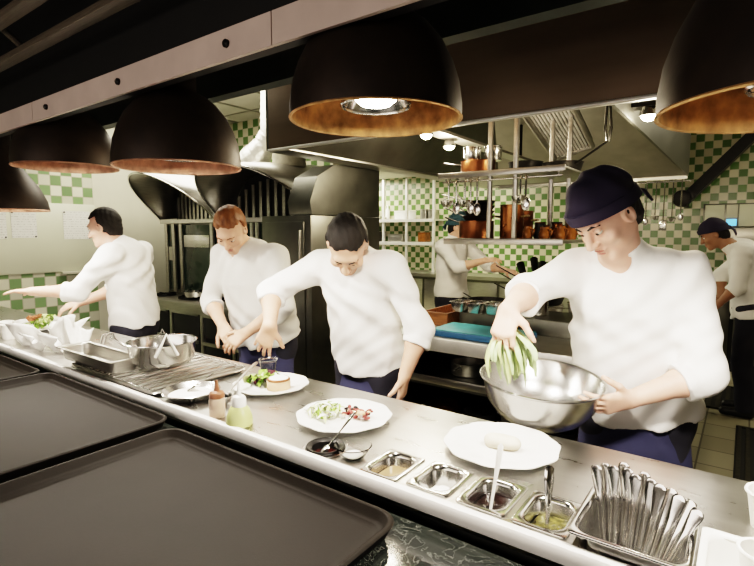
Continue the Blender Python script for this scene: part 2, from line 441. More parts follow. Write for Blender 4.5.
def tray(x0, x1, y0, y1, z, label, rot=0):
    c = ((x0+x1)/2, (y0+y1)/2, 0)
    t = thing('serving_tray', label, 'tray', (c[0], c[1], z), 'brown serving trays on the ledge')
    hx, hy = (x1-x0)/2, (y1-y0)/2
    m = M().rr((c[0], c[1], z), hx, hy, [(.03, 0, .05), (.012, .010, .055), (.002, .031, .06), (.0, .034, .06), (.003, .038, .06), (.009, .0385, .055), (.013, .036, .052), (.020, .018, .046), (.028, .015, .042), (.032, .0125, .04), (.040, .006, .034)], 8, rot)
    m.rr((c[0], c[1], z), hx, hy, [(.03, 0, .05), (.04, 0, .04)], 8, rot)
    m.build('tray_body', 'tray', t, angle=60)
    return t
tray(-1.505, -.588, .255, .905, .9055, 'large brown serving tray nearest the camera, beside the squeeze bottles')
tray(-2.565, -1.562, .262, .942, .9065, 'middle brown serving tray, between the nearest tray and the leftmost one', 0)
tray(-3.62, -2.60, .25, .925, .9055, 'leftmost brown serving tray on the ledge, beside the paper napkins')

# ------------------------------------------------------------------ pass counter
ZT = .95
def bool_plate(m, cutters):
    a = m.build('worktop', 'counter', pc)
    bm = bmesh.new(); 
    for x0, x1, y0, y1 in cutters: bmesh.ops.create_cube(bm, size=1, matrix=Matrix.Translation(((x0+x1)/2, (y0+y1)/2, ZT)) @ Matrix.Diagonal((x1-x0, y1-y0, .2, 1)))
    me = bpy.data.meshes.new('cut'); bm.to_mesh(me); bm.free(); co_ = bpy.data.objects.new('cut', me); COL.objects.link(co_)
    co_.location = (0, 0, 0)
    md = a.modifiers.new('b', 'BOOLEAN'); md.object = co_; md.operation = 'DIFFERENCE'; md.solver = 'EXACT'
    bpy.context.view_layer.update()
    dg = bpy.context.evaluated_depsgraph_get(); nm = bpy.data.meshes.new_from_object(a.evaluated_get(dg))
    a.modifiers.clear(); a.data = nm; bpy.data.objects.remove(co_)
    return a
pc = thing('pass_counter', 'stainless steel serving pass counter between the marble ledge and the chefs', 'counter')
inserts = dict(brown=(-.805, -.685, 1.005, 1.165), white=(-.662, -.542, 1.018, 1.175), jam=(-.522, -.400, 1.018, 1.182), mustard=(-.385, -.265, 1.018, 1.178))
cuts = [(a+.016, b-.016, c+.016, d-.016) for a, b, c, d in inserts.values()]+[(-.252, -.054, 1.0, 1.214), (-.028, .138, 1.03, 1.22), (-1.005, -.922, 1.012, 1.095)]
top = M().box(XL+.002, 1.6, .985, 1.545, ZT-.03, ZT)
bool_plate(top, cuts)
M().rr((( XL+1.6)/2, .985, 0), (1.6-XL)/2-.004, .014, [(.003, .924, .01), (0, .927, .012), (0, .954, .012), (.004, .960, .010), (.008, .961, .005)], 4, 0, True, True).build('front_rail', 'railw', pc)
M().box(XL+.01, 1.58, 1.535, 1.552, ZT-.055, ZT-.001, .003).build('rear_edge', 'satin', pc)
M().box(XL+.01, 1.58, .99, 1.02, 0, .905).build('front_panel', 'darksteel', pc)
M().box(XL+.01, 1.58, 1.03, 1.50, .10, .13).build('lower_shelf', 'satin', pc)
for x in (-5.0, -3.3, -1.7, -.1, 1.5): M().box(x-.02, x+.02, 1.47, 1.51, 0, ZT-.03, .004).build('leg', 'satin', pc)

# ---- sunken steel pans along the front of the counter
def gn(x0, x1, y0, y1, z, depth, label, group, name='steel_pan', mat='steel', fl=.014, wall=.012):
    c = ((x0+x1)/2, (y0+y1)/2); t = thing(name, label, 'food pan', (c[0], c[1], z-depth), group)
    hx, hy = (x1-x0)/2, (y1-y0)/2
    M().rr((*c, 0), hx, hy, [(.0, z-.003, .012), (-.001, z, .012), (0, z+.0025, .012), (.004, z+.0035, .012), (fl-.004, z+.003, .030), (fl, z+.001, .034), (fl+.003, z-.008, .034), (wall+.008, z-depth+.018, .030), (wall+.016, z-depth+.003, .02), (wall+.03, z-depth, .015)], 6).build('pan_body', mat, t, angle=50)
    return t
def fill(x0, x1, y0, y1, z, mat, label, cat, bumpy=0, name='sauce'):
    m = M(); nx, ny = 14, 18; vs = {}
    cx, cy, hx, hy = (x0+x1)/2, (y0+y1)/2, (x1-x0)/2, (y1-y0)/2
    loops = []
    for q in range(8):
        f = 1-q/8.2; lp = []
        for i in range(36):
            a = 2*PI*i/36; ca, sa = math.cos(a), math.sin(a); e = .45
            x = math.copysign(abs(ca)**e, ca)*hx*f; y = math.copysign(abs(sa)**e, sa)*hy*f
            lp.append((cx+x, cy+y, z+(R.uniform(-1, 1)*bumpy if q else 0)))
        loops.append(lp)
    m.loft(loops, False, True)
    o = m.build(name, mat, None, angle=80)
    return tag(o, label, cat, kind='stuff')
gnl = dict(brown='steel pan of brown gravy sunk in the counter, beside the small glass bowl', white='steel pan holding white cream sunk in the counter', jam='steel pan of dark red relish with a white spoon', mustard='steel pan of green mustard relish with a steel spoon')
for k, lab in gnl.items():
    a, b, c, d = inserts[k]
    gn(a, b, c, d, ZT+.001, .085, lab, 'small sunken sauce pans')
def fl(k, dz, mat, lab, cat, bump, name):
    a, b, c, d = inserts[k]; fill(a+.0215, b-.0215, c+.0215, d-.0215, ZT-dz, mat, lab, cat, bump, name)
fl('brown', .030, 'brown', 'smooth brown gravy in the steel pan', 'gravy', 0, 'gravy')
fl('jam', .030, 'jam', 'glossy dark red berry relish in the steel pan', 'relish', .004, 'berry_relish')
fl('mustard', .036, 'mustard', 'coarse green and yellow mustard relish in the steel pan', 'relish', .005, 'mustard_relish')
o = M(); o.ell((-.602, 1.085, .893), (.040, .056, .034)); 
for v in o.bm.verts: v.co += V((R.uniform(-1, 1), R.uniform(-1, 1), R.uniform(-1, 1)))*.002
tag(o.build('cream_scoop', 'cream', None, angle=90), 'mound of white cream in the steel pan', 'cream')

# round black bowl with sauce, small glass bowl
t = thing('black_bowl', 'round black bowl of dark sauce set into the counter front', 'bowl', (-.963, 1.055, .90))
M().lathe((-.963, 1.055, 0), [(0, .890), (.030, .892), (.038, .91), (.041, .945), (.056, .952), (.058, .958), (.055, .962), (.047, .960), (.040, .955), (.036, .93), (.030, .905), (0, .900)], 40).build('bowl_body', 'iron', t)
M().lathe((-.963, 1.055, 0), [(.040, .9515), (.066, .9512), (.067, .953), (.060, .9545), (.0575, .9535)], 40).build('rim_plate', 'steel', t)
s = M().lathe((-.963, 1.055, 0), [(.0365, .936), (.02, .9365), (0, .937)], 32).build('dark_sauce', 'sauce', None); tag(s, 'dark red brown sauce in the round black bowl', 'sauce', kind='stuff')
t = thing('glass_bowl', 'small clear round bowl between the black bowl and the gravy pan', 'bowl', (-.862, 1.06, ZT))
M().lathe((-.862, 1.06, ZT), [(0, .001), (.026, .001), (.034, .006), (.047, .026), (.052, .034), (.054, .036), (.052, .038), (.049, .036), (.044, .026), (.031, .009), (.024, .005), (0, .005)], 40).build('bowl_body', 'glass', t)
M().lathe((-.862, 1.06, ZT), [(.0245, .0065), (.028, .009), (.02, .0105), (0, .012)], 30).build('sauce_pool', 'cream', t)

def spoon(p0, p1, label, mat='steel', bowl=.019, group=None, w=.0055):
    """handle tip p1, bowl end p0"""
    a, b = V(p0), V(p1); d = (b-a).normalized(); t = thing('spoon', label, 'spoon', tuple(a), group)
    m = M().tube([a+d*.02, a+d*.04, a.lerp(b, .55), b-d*.035, b-d*.006, b], [.004, .0035, w*.75, w*1.35, w*1.25, w*.5], 10, True, .35); m.build('handle', mat, t)
    rot = d.to_track_quat('X', 'Z').to_matrix()
    M().ell(a, (bowl*1.45, bowl, bowl*.35), rot).build('spoon_bowl', mat, t)
    return t
spoon((-.958, 1.04, .945), (-.905, 1.125, 1.055), 'steel spoon leaning out of the round black bowl')
spoon((-.462, 1.075, .875), (-.450, 1.118, 1.075), 'white handled spoon standing in the dark red relish', 'plastic')
spoon((-.325, 1.085, .875), (-.332, 1.115, 1.055), 'steel spoon standing in the green mustard relish', 'bright', .02, None, .0085)

# cutlery container and cutlery
t = gn(-.260, -.046, .992, 1.222, .986, .13, 'steel container full of upright cutlery at the counter front', None, 'cutlery_container', 'steel', .012, .008)
ct = [(-.232, 1.155, -.250, 1.175, 1.085), (-.222, 1.165, -.232, 1.185, 1.09), (-.205, 1.15, -.213, 1.165, 1.098), (-.196, 1.165, -.195, 1.19, 1.10), (-.185, 1.15, -.183, 1.165, 1.10),
      (-.168, 1.14, -.166, 1.155, 1.095), (-.160, 1.15, -.151, 1.172, 1.098), (-.145, 1.14, -.136, 1.158, 1.093), (-.136, 1.125, -.118, 1.15, 1.09), (-.122, 1.13, -.098, 1.16, 1.083),
      (-.112, 1.12, -.083, 1.15, 1.078), (-.100, 1.125, -.064, 1.158, 1.070), (-.094, 1.12, -.050, 1.145, 1.060)]
ordn = ['first', 'second', 'third', 'fourth', 'fifth', 'sixth', 'seventh', 'eighth', 'ninth', 'tenth', 'eleventh', 'twelfth', 'thirteenth']
for i, (xa, ya, xb, yb, zt) in enumerate(ct):
    a, b = V((-.165+(xa+.165)*.72, ya-.03, .868)), V((xb+.004, yb-.01, zt-.024)); d = (b-a).normalized(); sx = V((1, -.15, 0)); sx = (sx-d*sx.dot(d)).normalized(); nn = d.cross(sx)
    L = (b-a).length; lps = []
    for f, w, th in ((0, .006, .001), (.12, .010, .001), (.3, .0055, .0022), (.6, .0065, .002), (.85, .0115, .0016), (.95, .0128, .0014), (.985, .0105, .0012), (1., .006, .0008)):
        p = a+d*L*f+nn*(.006*math.sin(f*3)); lps.append([p+sx*w*math.cos(q*PI/5)+nn*th*math.sin(q*PI/5) for q in range(10)])
    o = M().loft(lps, True, True).build(['fork', 'table_spoon', 'table_knife'][i % 3], 'bright', None)
    tag(o, '%s steel cutlery handle from the left, standing in the container' % ordn[i], 'cutlery', 'cutlery handles in the steel container')

# white container with cups at right
t = gn(-.042, .150, 1.02, 1.235, .9535, .07, 'white plastic container right of the cutlery container', None, 'white_container', 'plastic', .012, .008)
def cup(x, y, z, r, h, label, rotm=None, grp='white paper cups on the pass'):
    t = thing('paper_cup', label, 'cup', (x, y, z), grp)
    M().lathe((x, y, z), [(0, .003), (r*.72, .003), (r*.72, 0), (r*.76, 0), (r, h-.004), (r+.003, h-.003), (r+.003, h), (r-.002, h), (r*.74, .006), (0, .006)], 32).build('cup_body', 'plastic', t)
    M().lathe((x, y, z), [(r-.0005, h-.006), (r+.0035, h-.005), (r+.0045, h-.002), (r+.003, h+.001), (r-.001, h)], 32).build('cup_rim', 'plastic', t)
cup(.060, 1.135, .887, .040, .105, 'white paper cup standing in the white container')
cup(.075, 1.32, ZT, .045, .08, 'white paper cup behind the white container')
cup(.17, 1.31, ZT, .045, .09, 'white paper cup rightmost behind the white container')
# ------------------------------------------------------------------ plates and food
def plate(x, y, r, label, grp='white plates on the pass', wav=.018, n=10, ph=0.):
    t = thing('dinner_plate', label, 'plate', (x, y, ZT), grp)
    wob = lambda a: 1+wav*math.cos(n*a+ph)
    M().lathe((x, y, ZT), [(0, .004), (r*.52, .004), (r*.54, .001), (r*.58, .001), (r*.62, .006), (r*.96, .017), (r, .0195), (r*1.0, .022), (r*.97, .0215), (r*.64, .012), (r*.56, .009), (r*.3, .008), (0, .008)], 80, None, wob).build('plate_body', 'white', t, angle=60)
plate(-1.535, 1.358, .152, 'white plate with salad leaves and a round tart, left of the three front plates')
plate(-1.066, 1.262, .160, 'white wavy plate with shredded greens and red meat, middle of the three front plates', ph=.6)
plate(-.545, 1.352, .163, 'white wavy plate with a piece of white fish, in front of the mixing bowl', ph=1.2)
plate(-3.72, 1.32, .155, 'white plate in front of the leftmost chef, nearer his forearm', n=0 or 10)
plate(-3.97, 1.40, .150, 'white plate partly behind the other plate at the left chef', n=10)

def leaves(cx, cy, z, rad, hgt, n, mats, label, name='salad', size=.022, cat='salad', thin=1.):
    m = M(); k = len(mats)
    for i in range(n):
        a = R.uniform(0, 2*PI); q = rad*math.sqrt(R.random()); x, y = cx+q*math.cos(a), cy+q*math.sin(a)
        h = z+hgt*R.random()*(1-.6*q/rad); L = size*R.uniform(.7, 1.4); W = L*R.uniform(.45, .7)*thin
        d = V((R.uniform(-1, 1), R.uniform(-1, 1), R.uniform(-.2, .8))).normalized(); sd = d.cross(V((R.uniform(-.4, .4), R.uniform(-.4, .4), 1))).normalized(); up = sd.cross(d)
        rows = []
        for j in range(6):
            f = j/5; w = W*math.sin(PI*(.08+.9*f))*(1+.2*math.sin(9*f+i)); c = V((x, y, h))+d*L*(f-.5)*2+up*L*.5*math.sin(PI*f)
            rows.append([m.bm.verts.new(p) for p in (c-sd*w+up*w*.5, c, c+sd*w+up*w*.5*R.uniform(.4, 1))])
        for ra, rb in zip(rows, rows[1:]):
            for e in (0, 1):
                f_ = m.face([ra[e], ra[e+1], rb[e+1], rb[e]])
                if f_: f_.material_index = i % k
    for v in m.bm.verts:
        if v.co.z < z+.0015: v.co.z = z+.0015
    return tag(m.build(name, mats, None, angle=90), label, cat, kind='stuff')
leaves(-1.595, 1.362, ZT+.011, .062, .045, 46, ['leaf', 'leaf', 'leafd', 'leafl'], 'green and purple salad leaves on the left front plate')
leaves(-1.125, 1.239, ZT+.011, .058, .035, 90, ['leafl', 'leafl', 'leaf', 'cream'], 'shredded pale greens on the middle front plate', 'shredded_salad', .022, 'salad', .35)
leaves(-3.70, 1.285, ZT+.013, .07, .05, 50, ['leaf', 'leaf', 'leafl'], 'green salad on the nearer plate before the leftmost chef')
leaves(-3.93, 1.435, ZT+.013, .05, .05, 30, ['leaf', 'leafl'], 'green salad garnish on the farther left plate', 'salad_garnish')
def lumps(cx, cy, z, rad, hgt, n, size, mats, label, cat, name):
    m = M()
    for i in range(n):
        a = R.uniform(0, 2*PI); q = rad*math.sqrt(R.random()); k0 = len(m.bm.faces)
        m.ell((cx+q*math.cos(a), cy+q*math.sin(a)*.7, z+size*.4+hgt*R.random()), (size*R.uniform(.6, 1.5), size*R.uniform(.5, .9), size*R.uniform(.4, .7)), Matrix.Rotation(R.uniform(0, 6), 3, 'Z') @ Matrix.Rotation(R.uniform(-.6, .6), 3, 'X'), 10, 7)
        m.bm.faces.ensure_lookup_table()
        for f in list(m.bm.faces)[k0:]: f.material_index = i % len(mats)
    return tag(m.build(name, mats, None, angle=90), label, cat, kind='stuff')
lumps(-1.035, 1.289, ZT+.012, .058, .022, 42, .010, ['meat', 'meat', 'jam', 'pastry'], 'chopped red meat pieces on the middle front plate', 'meat', 'chopped_meat')
lumps(-3.99, 1.385, ZT+.014, .055, .03, 16, .022, ['roast', 'roast', 'crust'], 'browned roast meat pieces on the farther left plate', 'meat', 'roast_meat')
# tart
t = thing('round_tart', 'round pale tart with a browned white top on the left front plate', 'tart', (-1.482, 1.352, ZT+.009))
M().lathe((-1.482, 1.352, ZT+.009), [(0, 0), (.044, 0), (.047, .004), (.0465, .032), (.044, .036), (0, .036)], 40).build('tart_base', 'pastry', t)
M().lathe((-1.482, 1.352, ZT+.045), [(.043, 0), (.046, .002), (.045, .006), (.040, .009), (.036, .007)], 40).build('browned_ring', 'crust', t)
M().lathe((-1.482, 1.352, ZT+.045), [(.040, 0), (.039, .008), (.025, .014), (0, .016)], 32).build('cream_top', 'cream', t)
f = Field((-.62, 1.27, .945), (-.46, 1.44, 1.02), .004)
f.cap((-.57, 1.345, .972), (-.51, 1.36, .974), .020, .017, .01).ell((-.54, 1.352, .978), (.05, .026, .016), None, .02)
o = bpy.data.objects.new('fish_fillet', f.mesh('fish_fillet', ['fish'])); COL.objects.link(o); tag(o, 'pale piece of white fish on the plate before the mixing bowl', 'fish')

# ------------------------------------------------------------------ squeeze bottles, sauce pan
t = thing('squeeze_bottle', 'clear squeeze bottle of beige dressing with a brown nozzle', 'squeeze bottle', (-1.44, 1.03, ZT), 'squeeze bottles')
c = (-1.44, 1.03, ZT)
M().lathe(c, [(0, 0), (.024, 0), (.027, .004), (.027, .060), (.024, .068), (0, .068)], 32).build('bottle_body', 'pinksauce', t)
M().lathe(c, [(.0245, .068), (.026, .069), (.026, .082), (.022, .088), (.010, .092), (.007, .110), (.004, .128), (0, .129)], 28).build('nozzle', 'nozzle', t)
c = (-1.315, 1.025, ZT)
t = thing('squeeze_bottle', 'squeeze bottle of green dressing with a white nozzle', 'squeeze bottle', c, 'squeeze bottles')
M().lathe(c, [(0, 0), (.040, 0), (.044, .005), (.042, .030), (.033, .055), (.024, .066), (0, .066)], 32).build('bottle_body', 'greensauce', t)
M().lathe(c, [(.0235, .066), (.024, .068), (.022, .090), (.019, .098), (.008, .103), (.005, .125), (.0025, .148), (0, .149)], 28).build('nozzle', 'plastic', t)
# small saucepan with white sauce and long handle
c = (-1.69, 1.095, ZT)
t = thing('sauce_dish', 'shallow steel pan with white powder beside the squeeze bottles', 'pan', c)
M().lathe(c, [(0, .001), (.065, .001), (.080, .006), (.100, .026), (.106, .030), (.109, .032), (.106, .034), (.098, .028), (.078, .009), (.063, .005), (0, .005)], 48).build('pan_body', 'bowl', t)
M().lathe((c[0], c[1], c[2]), [(.084, .0155), (.06, .018), (.03, .024), (0, .028)], 36).build('powder', 'cream', t)
spoon((-1.693, 1.102, .985), (-1.625, 1.155, 1.045), 'steel spoon leaning in the shallow pan of white powder')
t = thing('ladle', 'steel ladle with a long handle propped behind the squeeze bottles', 'ladle', (-1.53, 1.12, ZT))
M().tube([(-1.53, 1.145, .985), (-1.54, 1.175, 1.0), (-1.59, 1.27, 1.018), (-1.635, 1.365, 1.035), (-1.645, 1.38, 1.036)], [.005, .006, .008, .010, .005], 10, True, .5).build('handle', 'satin', t)
M().lathe((-1.525, 1.115, ZT), [(0, .001), (.015, .002), (.028, .012), (.034, .034), (.035, .036), (.033, .035), (.026, .014), (.014, .005), (0, .004)], 32).build('ladle_bowl', 'steel', t)

# ------------------------------------------------------------------ wire rack on a tray, pot, roasting pan, tongs
c = (-2.15, 1.225); hx, hy = .355, .232
t = thing('sheet_tray', 'flat steel oven tray under the wire rack and the steel pot', 'tray', (c[0], c[1], ZT))
M().rr((*c, ZT+.0004), hx, hy, [(.02, 0, .02), (.004, .012, .025), (0, .016, .025), (.003, .019, .025), (.010, .018, .022), (.018, .004, .02), (.05, .003, .01)], 5).build('tray_body', 'satin', t)
t = thing('wire_rack', 'rectangular steel wire cooling rack of many thin bars under the pot', 'wire rack', (c[0], c[1], ZT))
zr = ZT+.026
M().tube([(c[0]-hx+.012, c[1]-hy+.012, zr), (c[0]+hx-.012, c[1]-hy+.012, zr), (c[0]+hx-.012, c[1]+hy-.012, zr), (c[0]-hx+.012, c[1]+hy-.012, zr), (c[0]-hx+.012, c[1]-hy+.012, zr)], .0035, 8).build('rack_frame', 'steel', t)
m = M()
for i in range(14):
    x = c[0]-hx+.045+i*(2*hx-.09)/13; M().cyl((x, c[1]-hy+.012, zr+.002), (x, c[1]+hy-.012, zr+.002), .0052, None, 8).build('rack_bar', 'steel', t)
for sx in (-1, 1):
    for sy in (-1, 1): M().cyl((c[0]+sx*(hx-.03), c[1]+sy*(hy-.03), ZT+.003), (c[0]+sx*(hx-.03), c[1]+sy*(hy-.03), zr), .004).build('foot', 'steel', t)
c = (-2.12, 1.235, ZT+.0325)
t = thing('steel_pot', 'round polished steel pot with a triangular wire handle on the wire rack', 'pot', c)
M().lathe(c, [(0, 0), (.092, 0), (.122, .012), (.138, .037), (.145, .103), (.149, .108), (.151, .111), (.148, .113), (.142, .109), (.134, .039), (.117, .017), (.09, .006), (0, .005)], 56).build('pot_body', 'steel', t)
def tri(cx, cy, cz, ang):
    d = V((math.cos(ang), math.sin(ang), 0)); s_ = V((-d.y, d.x, 0)); p = V((cx, cy, cz))+d*.145
    return M().tube([p-s_*.045, p+d*.012-s_*.030+V((0, 0, .03)), p+d*.02+V((0, 0, .098)), p+d*.012+s_*.030+V((0, 0, .03)), p+s_*.045], .0065, 10)
tri(c[0], c[1], c[2]+.07, -.42).build('handle', 'plastic', t); tri(c[0], c[1], c[2]+.035, 2.6).build('handle', 'steel', t)
gn(-2.62, -2.10, .985, 1.14, ZT+.092, .060, 'rectangular steel roasting pan beside the wire rack at the counter front', None, 'roasting_pan', 'satin', .014, .01)
# tongs
t = thing('serving_tongs', 'steel scissor tongs with looped grips left of the steel pot', 'tongs', (-2.78, 1.36, ZT))
for k, q in ((0, 0), (1, .035)):
    M().tube([(-2.86+q, 1.30, .955), (-2.84+q, 1.31, 1.02), (-2.81+q, 1.33, 1.035), (-2.78-q*.3, 1.35, .99), (-2.74-q, 1.38, .958), (-2.66, 1.42+q, .958)], .006, 10).build('arm', 'steel', t)
M().ell((-2.80, 1.335, 1.0), (.012, .012, .012)).build('pivot', 'steel', t)

# napkins: crumpled sheets, each its own
def napkin(x, y, w, h, lean, ang, label, seed):
    rr_ = random.Random(seed); m = M(); nx, ny = 9, 9; rows = []
    d = V((math.cos(ang), math.sin(ang), 0)); n_ = V((-d.y, d.x, 0))
    ph = rr_.uniform(0, 6)
    for j in range(ny):
        f = j/(ny-1); row = []
        for i in range(nx):
            g_ = i/(nx-1)-.5
            wv = .018*math.sin(7*g_+ph)*(.3+f)+.010*math.sin(13*g_+5*f+ph*2)+rr_.uniform(-1, 1)*.002
            p = V((x, y, 0))+d*g_*w*(.55+.6*f)+n_*(wv+lean*f*h)
            z = ZT+.003+f*h*(.75+.25*math.cos(4*g_+ph))
            row.append(m.bm.verts.new((p.x, p.y, z)))
        rows.append(row)
    for a, b in zip(rows, rows[1:]):
        for i in range(nx-1): m.face([a[i], a[i+1], b[i+1], b[i]])
    return tag(m.build('paper_napkin', 'paper', None, angle=90, solid=.0015), label, 'napkin', 'white paper napkins')
nl = ['leftmost crumpled white napkin of the heap', 'second crumpled napkin from the left in the heap', 'napkin at the back of the heap, below the plates', 'tall upright napkin in the middle of the heap', 'pointed upright napkin right of the middle one', 'low napkin at the right front of the heap', 'flat crumpled napkin at the front of the heap']
for i, (x, y, w, h, le_, an) in enumerate(((-3.27, 1.10, .18, .12, -.4, .2), (-3.20, 1.10, .20, .14, -.3, .9), (-3.15, 1.22, .24, .15, .4, .3), (-3.02, 1.18, .15, .185, -.2, .5), (-2.92, 1.22, .13, .18, .2, 1.2), (-2.90, 1.12, .20, .10, -.5, .1), (-3.06, 1.07, .24, .09, -.3, .0))):
    napkin(x, y, w, h, le_, an, 'white paper '+nl[i], i+3)
cup(-3.52, 1.08, ZT, .038, .09, 'white paper cup at the left photo edge beside the napkins', None, None)
cup(-3.64, 1.11, ZT, .038, .09, 'white paper cup second from the napkins, at the left photo edge', None, None)
t = thing('plastic_tub', 'small clear plastic tub on the rear counter edge under the chef\'s hand', 'tub', (-1.70, 1.49, ZT))
M().lathe((-1.70, 1.49, ZT), [(0, .001), (.030, .001), (.032, .004), (.038, .060), (.041, .062), (.041, .065), (.037, .064), (.030, .006), (0, .004)], 32).build('tub_body', 'glass', t)
M().lathe((-1.70, 1.49, ZT), [(.0365, .0655), (.042, .066), (.043, .069), (.040, .071), (.036, .069)], 32).build('tub_rim', 'glass', t)

# ------------------------------------------------------------------ pendant lamps
def lamp(x, y, z, label, r=.225, inner='lampin', power=1., narrow=False):
    t = thing('pendant_lamp', label, 'lamp', (x, y, z), 'dome lamps above the pass')
    c = (x, y, z)
    if narrow: pr = [(r, 0), (r*.96, .05), (r*.80, .13), (r*.58, .20), (r*.38, .27), (r*.27, .33), (r*.24, .40), (r*.24, .52), (0, .53)]
    else: pr = [(r, 0), (r*1.0, .03), (r*.965, .085), (r*.90, .13), (r*.79, .18), (r*.64, .222), (r*.50, .248), (r*.36, .265), (r*.32, .275), (r*.32, .33), (r*.28, .335), (0, .335)]
    M().lathe(c, pr, 72).build('shade', 'lampout', t, angle=50)
    inn = [(a-.004, b) for a, b in pr if a > r*.5]; inn = [(r, 0), (r+.0025, -.003), (r-.001, -.006), (r-.006, -.003)]+[(a-.006, b) for a, b in pr[1:] if a > r*.3]+[(0, pr[6][1]-.01)]
    M().lathe(c, inn, 72).build('inner_lining', inner, t, angle=50)
    zz = .030 if not narrow else .09
    M().lathe((x, y, z+zz), [(.090, 0), (.094, .003), (.092, .012), (.070, .055), (.045, .078), (.03, .08), (.040, .074), (.064, .052), (.086, .008)], 40, None, lambda a: 1+.015*math.cos(20*a)).build('reflector', 'steel', t)
    M().lathe((x, y, z+zz+.004), [(0, 0), (.040, .002), (.055, .015), (.040, .05), (0, .055)], 32).build('bulb', 'bulb', t)
    top_ = z+pr[-1][1]
    if top_ < 2.33: M().cyl((x, y, top_-.005), (x, y, 2.341), .018).lathe((x, y, 2.32), [(0, 0), (.06, 0), (.06, .02), (0, .02)], 24).build('stem', 'iron', t)
    l = bpy.data.lights.new('lamp_light', 'SPOT'); l.energy = LAMPW; l.color = (1., .90, .77); l.spot_size = math.radians(150); l.spot_blend = .45; l.shadow_soft_size = .05
    lo = bpy.data.objects.new('lamp_light', l); COL.objects.link(lo); lo.location = (x, y, z+zz-.012); l.energy *= power
LAMPW = 52
lamp(-3.50, 1.1, 1.715, 'leftmost black lamp, cut by the left edge, hanging lowest', inner='lampinp', narrow=True)
lamp(-2.655, 1.1, 1.895, 'second black dome lamp from the left, above the napkins', inner='lampinp')
lamp(-1.725, 1.1, 1.825, 'third black dome lamp from the left, hanging above the steel pot', inner='lampinp')
lamp(-.812, 1.1, 1.88, 'large black dome lamp in the middle with an orange copper inside')
lamp(.072, 1.1, 1.79, 'rightmost brown black dome lamp, cut by the right edge', power=1.5)
# ------------------------------------------------------------------ large central hood
hd = thing('extractor_hood', 'large brown steel extractor hood hanging over the middle cooking station', 'extractor hood', (-1.2, 2.2, 2.1))
M().box(-2.44, -1.372, 2.18, 2.20, 2.092, 2.895, .002).build('front_panel', 'hoodface', hd)
M().box(-1.366, .05, 2.18, 2.20, 2.092, 2.895, .002).build('front_panel', 'hoodface', hd)
M().box(.056, 1.5, 2.18, 2.20, 2.092, 2.895, .002).build('front_panel', 'hoodface', hd)
M().box(-2.44, 1.5, 2.172, 2.205, 2.084, 2.098, .003).build('front_lip', 'rail', hd)
M().box(-2.46, -2.44, 2.18, 5.45, 2.092, 2.895).build('side_panel', 'darksteel', hd)
M().box(-2.46, -2.29, 2.206, 5.45, 2.084, 2.10, .003).build('side_gutter', 'satin', hd)
m = M(); m.poly([(-2.29, 2.21, 2.10), (-2.29, 5.43, 2.10), (-1.72, 5.43, 2.72), (-1.72, 2.21, 2.72)]); m.build('inner_slope', 'darksteel', hd)
m = M(); m.poly([(-2.29, 5.45, 2.10), (-.48, 5.45, 2.10), (-.62, 4.15, 2.62), (-1.9, 4.15, 2.62)]); m.build('rear_slope', 'hoodin', hd)
M().box(-2.3, -.48, 5.44, 5.47, 2.075, 2.105).build('rear_gutter', 'satin', hd)
M().box(-.485, -.47, 2.21, 5.45, 2.10, 2.895).build('side_panel', 'darksteel', hd)
M().box(-2.3, -.49, 2.21, 5.45, 2.86, 2.89).build('hood_ceiling', 'darksteel', hd)
# filter bank, leaning down towards the back
q = [V(p) for p in ((-1.12, 2.75, 2.36), (-.82, 2.75, 2.34), (-.868, 3.6, 2.155), (-1.11, 3.6, 2.09))]
fb = M(); nb = 13
for i in range(nb):
    a0, a1 = i/nb, (i+.62)/nb
    p = [q[0].lerp(q[1], a0), q[0].lerp(q[1], a1), q[3].lerp(q[2], a1), q[3].lerp(q[2], a0)]
    fb.loft([[v+V((0, 0, .0)) for v in p], [v+V((0, 0, .025)) for v in p]], True, True)
fb.build('baffle_filter', 'rail', hd)
M().loft([[v+V((0, 0, .03)) for v in q], [v+V((0, 0, .05)) for v in q]], True, True).build('filter_backing', 'darksteel', hd)
for a, b in ((0, 3), (1, 2), (3, 2)): M().cyl(q[a], q[b], .018, None, 8).build('filter_frame', 'satin', hd)
M().cyl((-.97, 2.8, 2.36), (-.97, 2.8, 2.87), .02, None, 8).build('filter_hanger', 'satin', hd)
M().box(-1.72, -1.60, 2.21, 4.6, 2.215, 2.235).build('light_rail', 'hoodin', hd)
for x in (-1.66,):
    for y in (2.4, 4.4): M().cyl((x, y, 2.23), (x, y, 2.87), .012).build('rail_hanger', 'iron', hd)
def spot(x, y, z, par):
    M().lathe((x, y, z), [(0, .05), (.03, .05), (.045, .0), (.043, 0), (.03, .03)], 24).build('lamp_holder', 'steel', par)
    M().ell((x, y, z+.005), (.034, .034, .028)).build('light_bulb', 'hoodbulb', par)
    l = bpy.data.lights.new('hood_light', 'POINT'); l.energy = HOODW; l.color = (1., .84, .60); l.shadow_soft_size = .04
    o = bpy.data.objects.new('hood_light', l); COL.objects.link(o); o.location = (x, y, z-.06)
HOODW = 22
spot(-1.60, 2.68, 2.165, hd); spot(-1.68, 3.12, 2.165, hd); spot(-.40, 2.66, 2.115, hd)
M().box(-.47, -.36, 2.62, 2.70, 2.155, 2.175).build('lamp_bracket', 'iron', hd)
